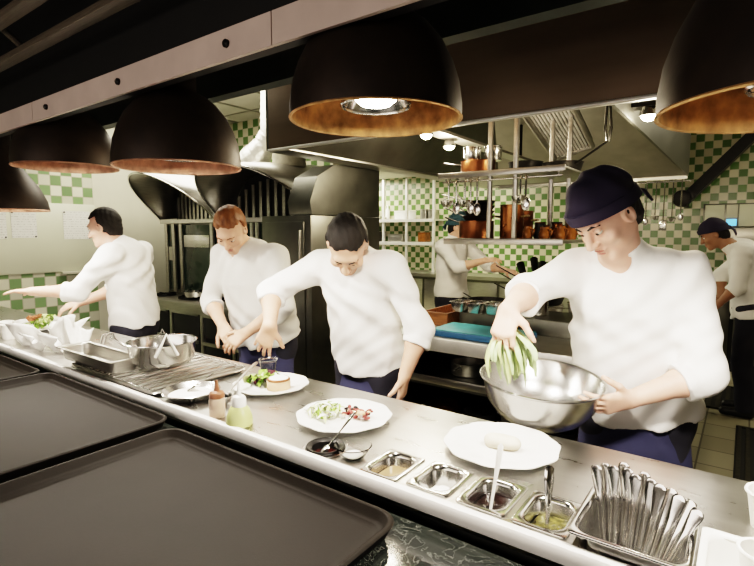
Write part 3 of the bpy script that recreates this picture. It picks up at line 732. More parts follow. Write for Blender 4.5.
# pegs and hooks under the hood
t = thing('hanging_tongs', 'steel tongs hanging inside the hood behind its front edge', 'tongs', (-.72, 3.4, 2.3))
M().tube([(-.74, 3.4, 2.50), (-.75, 3.4, 2.22), (-.735, 3.4, 2.14)], .009, 8).build('arm', 'steel', t); M().tube([(-.74, 3.4, 2.50), (-.715, 3.4, 2.22), (-.725, 3.4, 2.14)], .009, 8).build('arm', 'steel', t)
M().cyl((-.74, 3.4, 2.48), (-.74, 3.4, 2.87), .006).build('hanging_rod', 'iron', t)
ur = thing('utensil_rail', 'steel rail with utensils on the far edge of the hood', 'rail', (-.65, 5.5, 2.06))
M().cyl((-.95, 5.50, 2.06), (-.45, 5.50, 2.06), .008).build('rail_bar', 'steel', ur)
for x in (-.9, -.5): M().cyl((x, 5.46, 2.085), (x, 5.50, 2.06), .006).build('rail_bracket', 'steel', ur)
def utensil(x, y, z, L, kind, label, grp, mat='steel', name=None):
    t = thing(name or kind, label, kind, (x, y, z), grp)
    M().tube([(x, y+.012, z+.012), (x, y-.004, z+.022), (x, y-.014, z+.006), (x, y-.012, z-.03), (x, y-.012, z-L)], [.005, .005, .005, .006, .005], 8).build('handle', mat, t)
    if kind == 'ladle': M().lathe((x, y-.03, z-L-.02), [(0, -.03), (.022, -.024), (.036, -.005), (.040, .012), (.036, .012), (.03, -.008), (0, -.024)], 24).build('ladle_bowl', mat, t)
    elif kind == 'spoon': M().ell((x, y-.012, z-L-.03), (.024, .007, .038)).build('spoon_bowl', mat, t)
    else: M().box(x-.03, x+.03, y-.016, y-.008, z-L-.10, z-L, .004).build('blade', mat, t)
    return t
for i, (dx, L, kd) in enumerate(((-.25, .30, 'ladle'), (-.15, .34, 'spoon'), (-.07, .31, 'ladle'), (.0, .36, 'spatula'), (.07, .33, 'ladle'), (.14, .30, 'spoon'))):
    utensil(-.66+dx, 5.50, 2.06, L, kd, '%s hanging %s from the left on the far hood rail' % ({'ladle': 'steel ladle', 'spoon': 'steel serving spoon', 'spatula': 'steel spatula'}[kd], ordn[i]), 'utensils on the far hood rail')

# ------------------------------------------------------------------ middle cooking station
ws = thing('cooking_station', 'long steel cooking station behind the chefs with dark open shelves', 'work station', (-1.0, 2.65, 0))
M().box(-1.82, -.26, 2.63, 5.3, .885, .95, .006).build('worktop', 'satin', ws)
M().box(-1.82, -.26, 2.622, 2.632, .865, .948, .003).build('front_edge', 'rail', ws)
M().box(-1.80, -1.78, 2.66, 5.28, .08, .885).build('side_panel', 'darksteel', ws); M().box(-.30, -.28, 2.66, 5.28, .08, .885).build('side_panel', 'black', ws)
M().box(-1.78, -.30, 3.2, 3.22, .08, .885).build('back_panel', 'black', ws)
for z in (.10, .36, .66): M().box(-1.78, -.30, 2.66, 3.2, z, z+.02).box(-1.78, -.30, 2.645, 2.662, z-.02, z+.025).build('shelf', 'darksteel', ws)
M().box(-1.78, -.30, 2.642, 2.655, .655, .70, .003).build('shelf_rail', 'satin', ws)
for x in (-1.79, -1.05, -.29): M().box(x-.02, x+.02, 2.645, 2.69, 0, .885).build('leg', 'darksteel', ws)
for x in (-1.79, -.29): M().box(x-.02, x+.02, 5.23, 5.27, 0, .885).build('leg', 'darksteel', ws)
M().box(-1.55, -.30, 3.05, 3.45, .95, 1.05, .006).build('raised_step', 'darksteel', ws)
# things on its open shelves
for i, (x, z, m_) in enumerate(((-1.55, .385, 'copperd'), (-1.30, .385, 'iron'), (-.62, .385, 'copperd'), (-.80, .385, 'iron'), (-1.4, .685, 'satin'))):
    t = thing('stored_pan', '%s pan stored on the %s shelf of the cooking station, %s' % ({'copperd': 'copper', 'iron': 'black', 'satin': 'steel'}[m_], 'upper' if z > .5 else 'lower', ['far left', 'left of centre', 'far right', 'right of centre', 'behind the bent chef'][i]), 'pan', (x, 2.88, z), 'pans stored under the cooking station')
    M().lathe((x, 2.88, z-.005), [(0, 0), (.09, 0), (.10, .01), (.105, .08), (.108, .085), (.100, .083), (.094, .012), (0, .008)], 32).build('pan_body', m_, t)
    M().tube([(x, 2.79, z+.06), (x+.02, 2.66, z+.07)], [.010, .008], 8, True, .5).build('handle', m_, t)
# cutting board, containers, wooden tray
t = thing('cutting_board', 'thick teal cutting board with a blue edge on the cooking station', 'cutting board', (-1.27, 2.82, .951))
M().box(-1.555, -.985, 2.665, 2.97, .951, .985, .006).build('board_edge', 'bluedk', t); M().box(-1.55, -.99, 2.67, 2.965, .9855, .991, .002).build('board_top', 'blue', t)
for i, (x, y) in enumerate(((-1.56, 3.10), (-1.44, 3.10), (-1.32, 3.12))):
    t = thing('steel_container', '%s small steel food container behind the teal cutting board' % ['left', 'middle', 'right'][i], 'container', (x, y, 1.051 if x > -1.56 else 1.051), 'small containers behind the cutting board')
    z = 1.051
    M().rr((x, y, 0), .055, .08, [(.012, z, .02), (.006, z+.05, .02), (.006, z+.062, .02), (0, z+.064, .012), (0, z+.067, .012), (.006, z+.067, .02), (.009, z+.06, .02), (.016, z+.012, .02)], 5).build('container_body', 'steel', t)
t = thing('wooden_box', 'brown wooden tray box left of the steel containers on the cooking station', 'box', (-1.71, 3.1, .951))
M().rr((-1.70, 3.2, 0), .10, .22, [(0, .951, .01), (0, 1.04, .01), (.012, 1.04, .008), (.012, .965, .008)], 3).build('box_body', 'wood', t)
# pile of frying pans, sauce pans on the far part of the station
def pan(x, y, z, r, h, label, mat, han, name='frying_pan', grp=None, hmat=None, hr=.009):
    t = thing(name, label, 'pan', (x, y, z), grp)
    M().lathe((x, y, z), [(0, 0), (r*.80, 0), (r*.86, .006), (r, h-.004), (r+.004, h), (r-.003, h), (r*.83, .010), (0, .006)], 40).build('pan_body', mat, t)
    a, el, L = han; d = V((math.cos(a)*math.cos(el), math.sin(a)*math.cos(el), math.sin(el))); p = V((x, y, z+h*.75))+V((math.cos(a), math.sin(a), 0))*r*.97
    M().tube([p, p+d*.05, p+d*L*.7, p+d*L], [hr*1.3, hr*.8, hr, hr*.8], 8, True, .55).build('handle', hmat or mat, t)
    return t
pan(-1.60, 3.62, .952, .15, .12, 'wide black iron pot left behind the containers on the cooking station', 'iron', (2.6, .2, .2), 'black_pot')
pan(-1.22, 3.75, .952, .16, .10, 'steel saute pan at the bottom of the pile on the cooking station', 'satin', (-2.4, .2, .24), 'saute_pan')
pan(-1.20, 3.72, 1.056, .15, .06, 'black frying pan second from the bottom of the pile', 'iron', (-2.7, .45, .24), 'frying_pan', 'frying pans piled on the station')
pan(-1.18, 3.74, 1.118, .15, .06, 'black frying pan third from the bottom of the pile', 'iron', (-2.9, .5, .24), 'frying_pan', 'frying pans piled on the station')
pan(-1.20, 3.73, 1.18, .145, .055, 'black frying pan on top of the pile', 'iron', (-2.5, .5, .25), 'frying_pan', 'frying pans piled on the station')
pan(-.88, 3.68, .952, .13, .14, 'steel saucepan beside the pile of frying pans', 'steel', (-2.2, .1, .2), 'steel_saucepan')
pan(-.74, 3.30, 1.051, .12, .12, 'dark copper saucepan on the raised step near the capped chef', 'copperd', (-1.2, .2, .2), 'copper_saucepan')
t = thing('utensil_jar', 'steel jar holding black handled utensils on the cooking station', 'jar', (-1.06, 3.22, 1.051))
M().lathe((-1.06, 3.22, 1.051), [(0, 0), (.05, 0), (.055, .005), (.055, .15), (.058, .153), (.052, .153), (.05, .01), (0, .008)], 28).build('jar_body', 'steel', t)
for i, (dx, dy, L) in enumerate(((-.10, -.05, .33), (-.05, .03, .36), (.02, -.04, .34), (.09, .0, .36), (.12, .05, .32))):
    t = thing('kitchen_spatula', 'black handled spatula %s in the steel utensil jar' % ['leaning leftmost', 'second from the left', 'in the middle', 'second from the right', 'leaning rightmost'][i], 'spatula', (-1.06, 3.22, 1.07), 'utensils in the steel jar')
    p = V((-1.06+dx*.2, 3.22+dy*.2, 1.066)); d = V((dx, dy, L)); M().tube([p, p+d*.7], [.006, .007], 8).build('handle', 'iron', t)
    M().tube([p+d*.7, p+d*.78, p+d*.97, p+d], [.008, .022, .026, .01], 10, True, .22).build('blade', 'iron', t)

# ------------------------------------------------------------------ hanging pot rack
pr = thing('pot_rack', 'two-level steel pot shelf hanging over the cooking station', 'pot rack', (-1.1, 2.7, 1.5))
M().box(-1.47, -.77, 2.68, 3.16, 1.525, 1.542, .002).box(-1.47, -.77, 2.672, 2.684, 1.515, 1.55, .003).build('lower_shelf', 'satin', pr)
M().box(-1.49, -.76, 2.64, 3.30, 1.905, 1.918, .002).box(-1.49, -.76, 2.632, 2.644, 1.893, 1.925, .003).build('upper_shelf', 'satin', pr)
for x, y in ((-1.192, 2.70), (-1.043, 2.70), (-.985, 3.13), (-.88, 3.13)):
    M().box(x-.012, x+.012, y-.012, y+.012, 1.516, 2.87, .003).build('post', 'satin', pr)
M().cyl((-1.47, 2.66, 1.875), (-.78, 2.66, 1.875), .006).build('hook_rail', 'steel', pr)
for x in (-1.45, -.80): M().cyl((x, 2.66, 1.87), (x, 2.66, 1.91), .005).build('rail_bracket', 'steel', pr)
def cpot(x, y, z, r, h, label, mat, hl=None, lid=False, grp='copper pots on the hanging rack'):
    t = thing('copper_pot', label, 'pot', (x, y, z), grp)
    M().lathe((x, y, z), [(0, 0), (r*.96, 0), (r, .006), (r, h-.004), (r+.004, h), (r-.004, h), (r-.006, .01), (0, .008)], 36).build('pot_body', mat, t)
    if hl is not None:
        a, el, L = hl; p = V((x, y, z+h*.8))+V((math.cos(a), math.sin(a), 0))*r*.98; d = V((math.cos(a)*math.cos(el), math.sin(a)*math.cos(el), math.sin(el)))
        M().tube([p, p+d*.04, p+d*L], [.012, .007, .010], 8, True, .6).build('handle', 'iron', t)
    else:
        for s_ in (-1, 1):
            p = V((x+s_*r*.98, y, z+h*.65)); M().tube([p+V((0, -.03, 0)), p+V((s_*.03, -.02, .005)), p+V((s_*.03, .02, .005)), p+V((0, .03, 0))], .006, 8).build('handle', 'brass', t)
    return t
ZS = 1.5435
cpot(-1.345, 2.86, ZS, .105, .11, 'copper saucepan at the bottom left of the hanging rack under black pans', 'copperd', (2.75, .25, .20))
for i, (dz, a, el) in enumerate(((.1125, 2.9, .35), (.142, 3.05, .5), (.172, 2.75, .6), (.202, 3.2, .3))):
    t = pan(-1.335+.006*i, 2.86, ZS+dz, .095-.004*i, .028, 'black pan %s in the pile on the copper saucepan' % ['lowest', 'second from below', 'third from below', 'topmost'][i], 'iron', (a, el, .19), 'small_frying_pan', 'black pans piled on the copper saucepan')
cpot(-1.125, 2.87, ZS, .068, .20, 'tall copper pot between the posts of the hanging rack', 'copper')
cpot(-1.13, 3.04, ZS, .07, .17, 'tall dark pot behind the posts of the hanging rack', 'copperd')
for i, (x, y, m_, r, h) in enumerate(((-1.005, 2.80, 'amber', .030, .075), (-.955, 2.86, 'iron', .038, .09), (-.905, 2.79, 'amber', .032, .07), (-.865, 2.88, 'copper', .036, .09), (-.82, 2.80, 'amber', .030, .075), (-.99, 2.97, 'copperd', .04, .10), (-.90, 2.99, 'iron', .04, .10), (-.81, 2.96, 'amber', .035, .09))):
    t = thing('small_jug', '%s jug, %s from the left in the %s jug row of the hanging rack' % ({'amber': 'amber glazed', 'iron': 'black', 'copper': 'copper', 'copperd': 'dark copper'}[m_], ordn[[0, 1, 2, 3, 4, 0, 1, 2][i]], 'front' if i < 5 else 'rear'), 'jug', (x, y, ZS), 'small jugs on the hanging rack')
    M().lathe((x, y, ZS), [(0, 0), (r*.8, 0), (r, h*.3), (r*.95, h*.55), (r*.7, h*.8), (r*.8, h), (r*.72, h), (r*.6, h*.8), (r*.85, h*.5), (0, .01)], 24).build('jug_body', m_, t)
    M().tube([(x+r*.7, y-.01, ZS+h*.85), (x+r*1.45, y-.012, ZS+h*.7), (x+r*1.3, y-.012, ZS+h*.4), (x+r*.9, y-.01, ZS+h*.3)], .005, 8).build('handle', m_, t)
for i, (x, L, kd) in enumerate(((-1.425, .10, 'ladle'), (-1.375, .12, 'spoon'), (-1.32, .10, 'ladle'), (-1.285, .12, 'spoon'), (-1.245, .13, 'spoon'), (-.995, .09, 'ladle'), (-.965, .11, 'spoon'))):
    utensil(x, 2.66, 1.875, L, kd, '%s hanging %s from the left on the pot rack front rail' % ({'ladle': 'steel ladle', 'spoon': 'steel spoon'}[kd], ordn[i]), 'utensils hanging on the pot rack')
cpot(-1.37, 2.92, 1.9195, .105, .10, 'wide copper pan on the upper shelf of the hanging rack', 'copperd', (3.3, .15, .12))
for i, (x, y) in enumerate(((-1.41, 2.92), (-1.29, 2.96))):
    t = thing('steel_tin', '%s steel tin stacked on the copper pan of the upper rack shelf' % ['left', 'right'][i], 'tin', (x, y, 2.02), 'steel tins on the upper rack shelf')
    M().lathe((x, y, 2.021), [(0, 0), (.05, 0), (.052, .003), (.052, .075), (.055, .078), (.055, .086), (.050, .088), (0, .088)], 28).build('tin_body', 'steel', t)
pan(-.88, 3.0, 1.9195, .11, .06, 'black frying pan on the right of the upper rack shelf', 'iron', (-.6, .35, .24), 'black_frying_pan')
pan(-1.10, 3.0, 1.9195, .10, .08, 'black saucepan in the middle of the upper rack shelf', 'iron', (2.2, .3, .16), 'black_saucepan')

# ------------------------------------------------------------------ left range with glass-fronted ovens and curved hoods
rg = thing('cooking_range', 'steel cooking range with dark drawer openings behind the left chefs', 'range', (-3.7, 2.62, 0))
RX0, RX1 = -4.95, -2.99
M().box(RX0, RX1, 2.62, 3.35, .90, .955, .006).build('range_top', 'satin', rg)
M().box(RX0, RX1, 2.64, 3.35, .06, .90).build('range_body', 'black', rg)
xs = [-4.95, -4.35, -3.87, -3.43, -2.99]
for a, b in zip(xs, xs[1:]):
    M().box(a+.005, a+.045, 2.615, 2.645, .06, .90, .003).build('upright', 'satin', rg)
    for z in (.16, .41, .66):
        d = M().box(a+.06, b-.02, 2.618, 2.64, z, z+.20, .004).build('drawer', 'black', rg)
        M().box(a+.06, b-.02, 2.598, 2.618, z+.185, z+.215, .004).build('drawer_handle', 'satin', d)
M().box(RX0, RX1, 2.60, 2.62, .86, .95, .004).build('front_rail', 'satin', rg)
for x in (-4.7, -4.3, -3.9, -3.5, -3.15):
    gm = M().lathe((x, 2.80, .956), [(.10, 0), (.10, .018), (.09, .018), (.09, 0)], 28)
    for k in range(4): gm.box(x-.11, x+.11, 2.795, 2.805, .968, .980, 0, None) if k == 0 else (gm.box(x-.005, x+.005, 2.69, 2.91, .968, .980) if k == 1 else None)
    gm.build('burner_grate', 'iron', rg)
pan(-4.20, 2.80, .981, .11, .05, 'steel pan on the left range behind the leftmost chef', 'steel', (-.3, .1, .18), 'range_pan')
pan(-3.92, 2.79, .981, .09, .06, 'second steel pan on the left range, nearer the back-turned chef', 'steel', (-.2, .15, .15), 'range_pan')
ov = thing('oven_row', 'row of dark glass-fronted ovens in steel frames standing on the left range', 'oven', (-3.7, 2.95, .956))
M().box(-4.93, -2.99, 2.97, 3.34, .956, 1.70).build('oven_body', 'darksteel', ov)
M().box(-4.95, -2.99, 2.915, 2.97, 1.675, 1.715, .004).build('top_bar', 'rail', ov)
for a, b in ((-4.86, -4.72), (-4.60, -4.08), (-3.92, -3.50), (-3.44, -3.03)):
    d = M().box(a, b, 2.935, 2.97, 1.0, 1.66, .004).build('oven_door', 'ovenglass', ov)
    for x in (a-.02, b-.03): M().box(x, x+.05, 2.918, 2.936, .98, 1.672, .004).build('door_frame', 'satin', d)
M().box(-4.55, -4.13, 2.925, 2.936, 1.44, 1.56, .003).build('steel_tray_front', 'steel', ov)
M().box(-4.82, -4.76, 2.925, 2.937, 1.30, 1.44, .003).build('display_panel', 'panel', ov)
# tall dark cabinet at the right of the range
tc_ = thing('tall_cabinet', 'tall dark steel cabinet right of the left range', 'cabinet', (-2.6, 2.75, 0))
M().box(-2.98, -2.47, 2.58, 3.4, 0, 1.705, .006).build('cabinet_body', 'darksteel', tc_)
M().box(-2.93, -2.53, 2.568, 2.582, .10, 1.66, .004).build('cabinet_door', 'darksteel', tc_)
M().box(-2.56, -2.545, 2.545, 2.57, 1.2, 1.6, .004).build('door_handle', 'satin', tc_)

def visor(x0, x1, label):
    t = thing('curved_hood', label, 'hood', ((x0+x1)/2, 2.9, 1.72), 'curved steel hoods over the ovens')
    xc, w = (x0+x1)/2, (x1-x0)/2; n = 28; y0, z0, d, h = 2.91, 1.716, .50, .40
    lip = [V((xc-w*math.cos(PI*i/n), y0-d*math.sin(PI*i/n), z0+h*math.sin(PI*i/n)**.9)) for i in range(n+1)]
    back = [V((xc-w*math.cos(PI*i/n), 3.38, z0+.02+(h+.06)*math.sin(PI*i/n)**.8)) for i in range(n+1)]
    m = M(); m.loft([lip, [a.lerp(b, .5)+V((0, 0, .01)) for a, b in zip(lip, back)], back], False, False, False); m.build('hood_shell', 'satin', t, angle=60, solid=.004)
    M().tube(lip, .009, 8).build('hood_lip', 'steel', t)
    m = M(); m.poly(back); m.build('hood_back', 'darksteel', t)
    for i in range(11):
        x = x0+.12+(x1-x0-.24)*i/10; zt = z0+(h-.06)*math.sqrt(max(0, 1-((x-xc)/w)**2))
        M().box(x-.018, x+.018, 3.05, 3.06, z0+.003, max(z0+.05, zt)).build('filter_slat', 'satin', t)
    m = M(); m.poly([V((p.x, 3.10, p.z-.03)) for p in back]); m.build('filter_backing', 'black', t)
visor(-4.93, -4.03, 'left curved steel hood over the ovens, behind the leftmost chef')
visor(-3.95, -2.72, 'wider right curved steel hood over the ovens, behind the back-turned chef')
hb = thing('hood_housing', 'dark brushed steel housing between the curved hoods and the ceiling hood', 'hood housing', (-2.8, 3.0, 1.9))
m = M(); pts = [(2.60, 1.71), (2.58, 1.80), (2.66, 1.98), (2.85, 2.08), (3.05, 2.10), (3.4, 2.11), (3.4, 1.71)]
m.loft([[V((-2.70, y, z)) for y, z in pts], [V((-2.475, y, z)) for y, z in pts]], True, True); m.build('housing_shell', 'darksteel', hb)
# foil duct and wrapped pipe
def duct(pts, r, name, label, mat, cat='duct', ribs=26):
    k = len(pts)-1; P_ = []; rs = []
    for i in range(ribs*2+1):
        f = i/(ribs*2)*k; a = int(min(f, k-1)); P_.append(V(pts[a]).lerp(V(pts[a+1]), f-a)); ra, rb = r[a], r[a+1]
        rs.append((ra+(rb-ra)*(f-a))*(1+.05*(i % 2)+R.uniform(-.03, .03)))
    return tag(M().tube(P_, rs, 22).build(name, mat, None, angle=80), label, cat)
duct([(-3.57, 3.2, 2.888), (-3.575, 3.2, 2.5), (-3.64, 3.2, 2.38), (-3.80, 3.2, 2.24), (-3.84, 3.2, 2.17)], [.065, .075, .10, .15, .15], 'foil_duct', 'bright crinkled foil duct bending from the ceiling to the curved hood', 'foil')
duct([(-3.16, 3.05, 2.888), (-3.16, 3.05, 2.13)], [.13, .14], 'wrapped_pipe', 'beige wrapped pipe beside the foil duct on the right curved hood', 'wrap', 'pipe', 14)

# ------------------------------------------------------------------ whiteboard, papers on the left wall
wb = thing('whiteboard', 'pale green whiteboard with papers on the tiled left wall', 'whiteboard', (XL, 1.2, 1.5))
M().rr((0, 0, 0), .32, 1.35, [(0, 0, .03), (0, .015, .03), (.008, .018, .03)], 5)
m = M().rr((0, 0, 0), .325, 1.55, [(0, 0, .03), (0, .012, .03), (.006, .016, .026)], 5, 0, True, True)
for v in m.bm.verts: v.co = V((XL+.002+v.co.z, .88+v.co.y, 1.533+v.co.x))
m.build('board_panel', 'board', wb)
M().box(XL+.012, XL+.06, 2.08, 2.27, 1.185, 1.21, .004).build('pen_shelf', 'panel', wb)
def paper(y0, y1, z0, z1, label):
    t = thing('paper_sheet', label, 'paper', (XL+.02, (y0+y1)/2, z0), 'papers on the whiteboard')
    M().box(XL+.0195, XL+.021, y0, y1, z0, z1).build('sheet', 'paperlines', t)
    for y, z in ((y0+.012, z1-.012), (y1-.012, z0+.012)): M().ell((XL+.024, y, z), (.006, .008, .008), None, 10, 6).build('magnet', 'iron', t)
paper(2.125, 2.37, 1.52, 1.79, 'printed paper on the whiteboard beside the leftmost chef\'s head')
paper(1.70, 1.90, 1.535, 1.775, 'printed paper on the whiteboard below the leftmost lamp')
paper(1.40, 1.665, 1.53, 1.775, 'printed paper at the left edge of the photo on the whiteboard')

# ------------------------------------------------------------------ back wall: shelves, partition posts, ceiling light
sh = thing('wall_shelf', 'two-level steel wall shelf on the tiled back wall', 'shelf', (-5.0, 7.4, 1.4))
M().box(-6.0, -4.15, 7.22, 7.595, 1.785, 1.81).box(-6.0, -4.15, 7.21, 7.222, 1.765, 1.815).build('upper_shelf', 'rail', sh)
M().box(-5.9, -4.15, 7.22, 7.595, 1.40, 1.425).box(-5.9, -4.15, 7.21, 7.222, 1.375, 1.43).build('lower_shelf', 'rail', sh)
for x in (-5.95, -5.18, -4.70, -4.17): M().box(x-.02, x+.02, 7.23, 7.27, .932, 2.5).build('post', 'rail', sh)
bc = thing('back_counter', 'steel counter below the wall shelf at the back', 'counter', (-4.5, 7.3, 0))
M().box(-6.2, -2.2, 6.95, 7.59, .88, .93).build('worktop', 'satin', bc); M().box(-6.15, -2.25, 7.0, 7.58, 0, .88).build('cabinet_body', 'darksteel', bc)
for i in range(6): M().box(-6.1+i*.64, -5.5+i*.64, 6.985, 7.0, .15, .84, .004).build('cabinet_door', 'satin', bc)
def shelfbox(x0, x1, z, h, mat, name, label, cat, y0=7.28, y1=7.5):
    t = thing(name, label, cat, ((x0+x1)/2, y0, z), 'things on the back wall shelf')
    M().rr(((x0+x1)/2, (y0+y1)/2, 0), (x1-x0)/2, (y1-y0)/2, [(.01, z, .02), (0, z+.01, .02), (0, z+h-.02, .02), (.004, z+h-.018, .02), (.004, z+h, .018)], 4, 0, False, True).build('container_body', mat, t)
    M().rr(((x0+x1)/2, (y0+y1)/2, 0), (x1-x0)/2+.004, (y1-y0)/2+.004, [(0, z+h, .02), (0, z+h+.012, .02), (.02, z+h+.018, .02)], 4, 0, True, True).build('lid', mat, t)
shelfbox(-4.98, -4.66, 1.811, .13, 'plastic', 'white_box', 'white plastic box on the upper back shelf', 'box')
shelfbox(-4.45, -4.34, 1.811, .15, 'satin', 'steel_canister', 'steel canister on the right of the upper back shelf', 'canister')
shelfbox(-4.30, -4.20, 1.811, .14, 'satin', 'steel_canister', 'steel canister rightmost on the upper back shelf', 'canister')
shelfbox(-5.7, -5.3, 1.811, .05, 'satin', 'shallow_pan', 'shallow steel pan on the left of the upper back shelf', 'pan')
shelfbox(-5.75, -5.3, 1.426, .16, 'darksteel', 'dark_bin', 'dark bin on the left of the lower back shelf', 'bin')
shelfbox(-5.12, -4.8, 1.426, .12, 'satin', 'steel_bin', 'steel bin in the middle of the lower back shelf', 'bin')
shelfbox(-4.5, -4.36, 1.426, .15, 'amber', 'amber_jar', 'amber jar on the right of the lower back shelf', 'jar')
for i, x in enumerate((-5.55, -5.3)):
    t = thing('glass_bottle', '%s clear bottle on the back shelf near the ceiling light' % ['left', 'right'][i], 'bottle', (x, 7.52, 1.811), 'bottles on the back wall shelf')
    M().lathe((x, 7.545, 1.811), [(0, 0), (.035, 0), (.038, .005), (.038, .17), (.014, .23), (.014, .27), (0, .27)], 20).build('bottle_body', 'plastic', t)
cl = thing('ceiling_light', 'bright rectangular ceiling light panel at the far left back', 'ceiling light', (-6.0, 7.0, 2.555))
M().box(-6.45, -5.55, 6.75, 7.35, 2.53, 2.559).build('light_frame', 'rail', cl); M().box(-6.42, -5.58, 6.78, 7.32, 2.522, 2.531).build('diffuser', 'tube', cl)
# right back: built-in oven cabinet, slanted duct, worktop
mw = thing('wall_oven', 'cream wall oven unit with a small blue display at the right back', 'oven', (-.1, 7.4, 1.6))
M().box(-.46, .7, 7.36, 7.59, 1.645, 1.93, .006).build('oven_body', 'darksteel', mw)
M().box(-.44, -.245, 7.345, 7.362, 1.66, 1.915, .004).build('door_panel', 'board', mw); M().box(-.10, .3, 7.345, 7.362, 1.66, 1.915, .004).build('door_panel', 'board', mw)
M().box(-.225, -.115, 7.345, 7.362, 1.76, 1.915, .004).build('control_panel', 'panel', mw); M().box(-.22, -.12, 7.34, 7.362, 1.665, 1.745, .003).build('display', 'screen', mw)
M().box(-.47, .72, 7.3, 7.59, 1.46, 1.64, .004).build('oven_base', 'satin', mw)
tag(M().loft([[V((-.72, y, 1.95)) for y in (6.9, 7.1)]+[V((-.58, y, 1.93)) for y in (7.1, 6.9)], [V((.12, y, 2.89)) for y in (6.9, 7.1)]+[V((.27, y, 2.89)) for y in (7.1, 6.9)]], True, True).build('slanted_duct', 'iron', None), 'dark slanted duct crossing the tiled wall at the right back', 'duct')
fan = thing('round_valve', 'dark round valve on a bracket at the foot of the slanted duct', 'valve', (-.66, 6.9, 1.92))
M().lathe((-.65, 6.895, 1.98), [(0, .02), (.05, .02), (.09, .03), (.10, 0), (.08, -.02), (.04, -.01), (0, -.02)], 28, Matrix.Rotation(PI/2, 3, 'X')).build('valve_body', 'iron', fan)
M().box(-.67, -.63, 6.9, 7.59, 1.90, 1.93).build('bracket', 'iron', fan)
rc = thing('right_counter', 'steel topped dark counter at the right back behind the far chef', 'counter', (.5, 6.6, 0))
M().box(-.6, 1.4, 6.9, 7.59, .88, .93, .004).build('worktop', 'satin', rc); M().box(-.58, 1.38, 6.93, 7.58, .0, .88).build('cabinet_body', 'black', rc)
for i in range(4): M().box(-.56+i*.48, -.12+i*.48, 6.91, 6.93, .1, .84, .004).build('cabinet_door', 'darksteel', rc)
# floor mats
def fmat(x0, x1, y0, y1, label):
    t = thing('floor_grate', label, 'floor grate', ((x0+x1)/2, (y0+y1)/2, .001), 'dark grates on the floor')
    M().box(x0, x1, y0, y1, .001, .006).build('grate_base', 'black', t)
    m = M()
    for i in range(14): x = x0+(x1-x0)*(i+.2)/14; m.box(x, x+(x1-x0)/28, y0, y1, .006, .016)
    m.box(x0, x1, y0, y0+.03, .006, .018); m.box(x0, x1, y1-.03, y1, .006, .018); m.build('grate_bars', 'metalgrate', t)
fmat(.012, .75, 3.55, 4.95, 'dark slatted floor grate nearest at the right photo edge')
fmat(-.24, .75, 5.35, 6.2, 'dark slatted floor grate farther back at the right photo edge')
# ------------------------------------------------------------------ people
def nv(*a):
    v = V(a[0] if len(a) == 1 else a); return v.normalized()
def bend(d, axis, ang): return Matrix.Rotation(ang, 3, axis) @ d

def hand(F, w, d, n, side, curl=(.35, .45, .3), spread=.10, thumb=.7, sc=1.0, fr=.0086):
    """palm and five fingers. w wrist, d towards the fingers, n out of the palm, side towards the thumb"""
    d = nv(d); n = nv(V(n)-d*V(n).dot(d)); s = nv(V(side)-d*V(side).dot(d)-n*V(side).dot(n))
    w = V(w); ax = n.cross(d)          # rotate d towards n
    if bend(d, ax, .3).dot(n) < 0: ax = -ax
    base = [.030, .0105, -.0095, -.029]; ln = [.071, .080, .074, .058]; kn = [.086, .090, .086, .078]
    for i in range(4):
        k = w+(d*kn[i]+s*base[i]*1.02)*sc
        F.cap(w+s*base[i]*.55*sc+d*.005*sc, k, .0150*sc, .0118*sc, .016)
    for i in range(4):
        p = w+(d*kn[i]+s*base[i]*1.02)*sc
        dd = nv(d+s*(base[i]/.03)*spread); a = 0
        cu = [c*(1+.18*(i-1)*.6) for c in curl]
        r = fr*sc*(1, 1.04, 1, .88)[i]
        for j, f in enumerate((.46, .31, .23)):
            a = cu[j]; dd = bend(dd, ax, a); q = p+dd*ln[i]*f*sc
            F.cap(p, q, r*(1-.08*j), r*(.95-.10*j), .004); p = q
    p = w+(d*.020+s*.026)*sc; t1 = nv(d*.62+s*.78+n*.25*thumb)
    q = p+t1*.040*sc; F.cap(w+d*.012*sc+s*.010*sc, q, .0155*sc, .0125*sc, .014)
    t2 = nv(t1*.8+d*.45+n*.3*thumb); q2 = q+t2*.032*sc; F.cap(q, q2, .0112*sc, .0102*sc, .004)
    t3 = nv(t2+n*.35*thumb); F.cap(q2, q2+t3*.024*sc, .0102*sc, .0078*sc, .003)

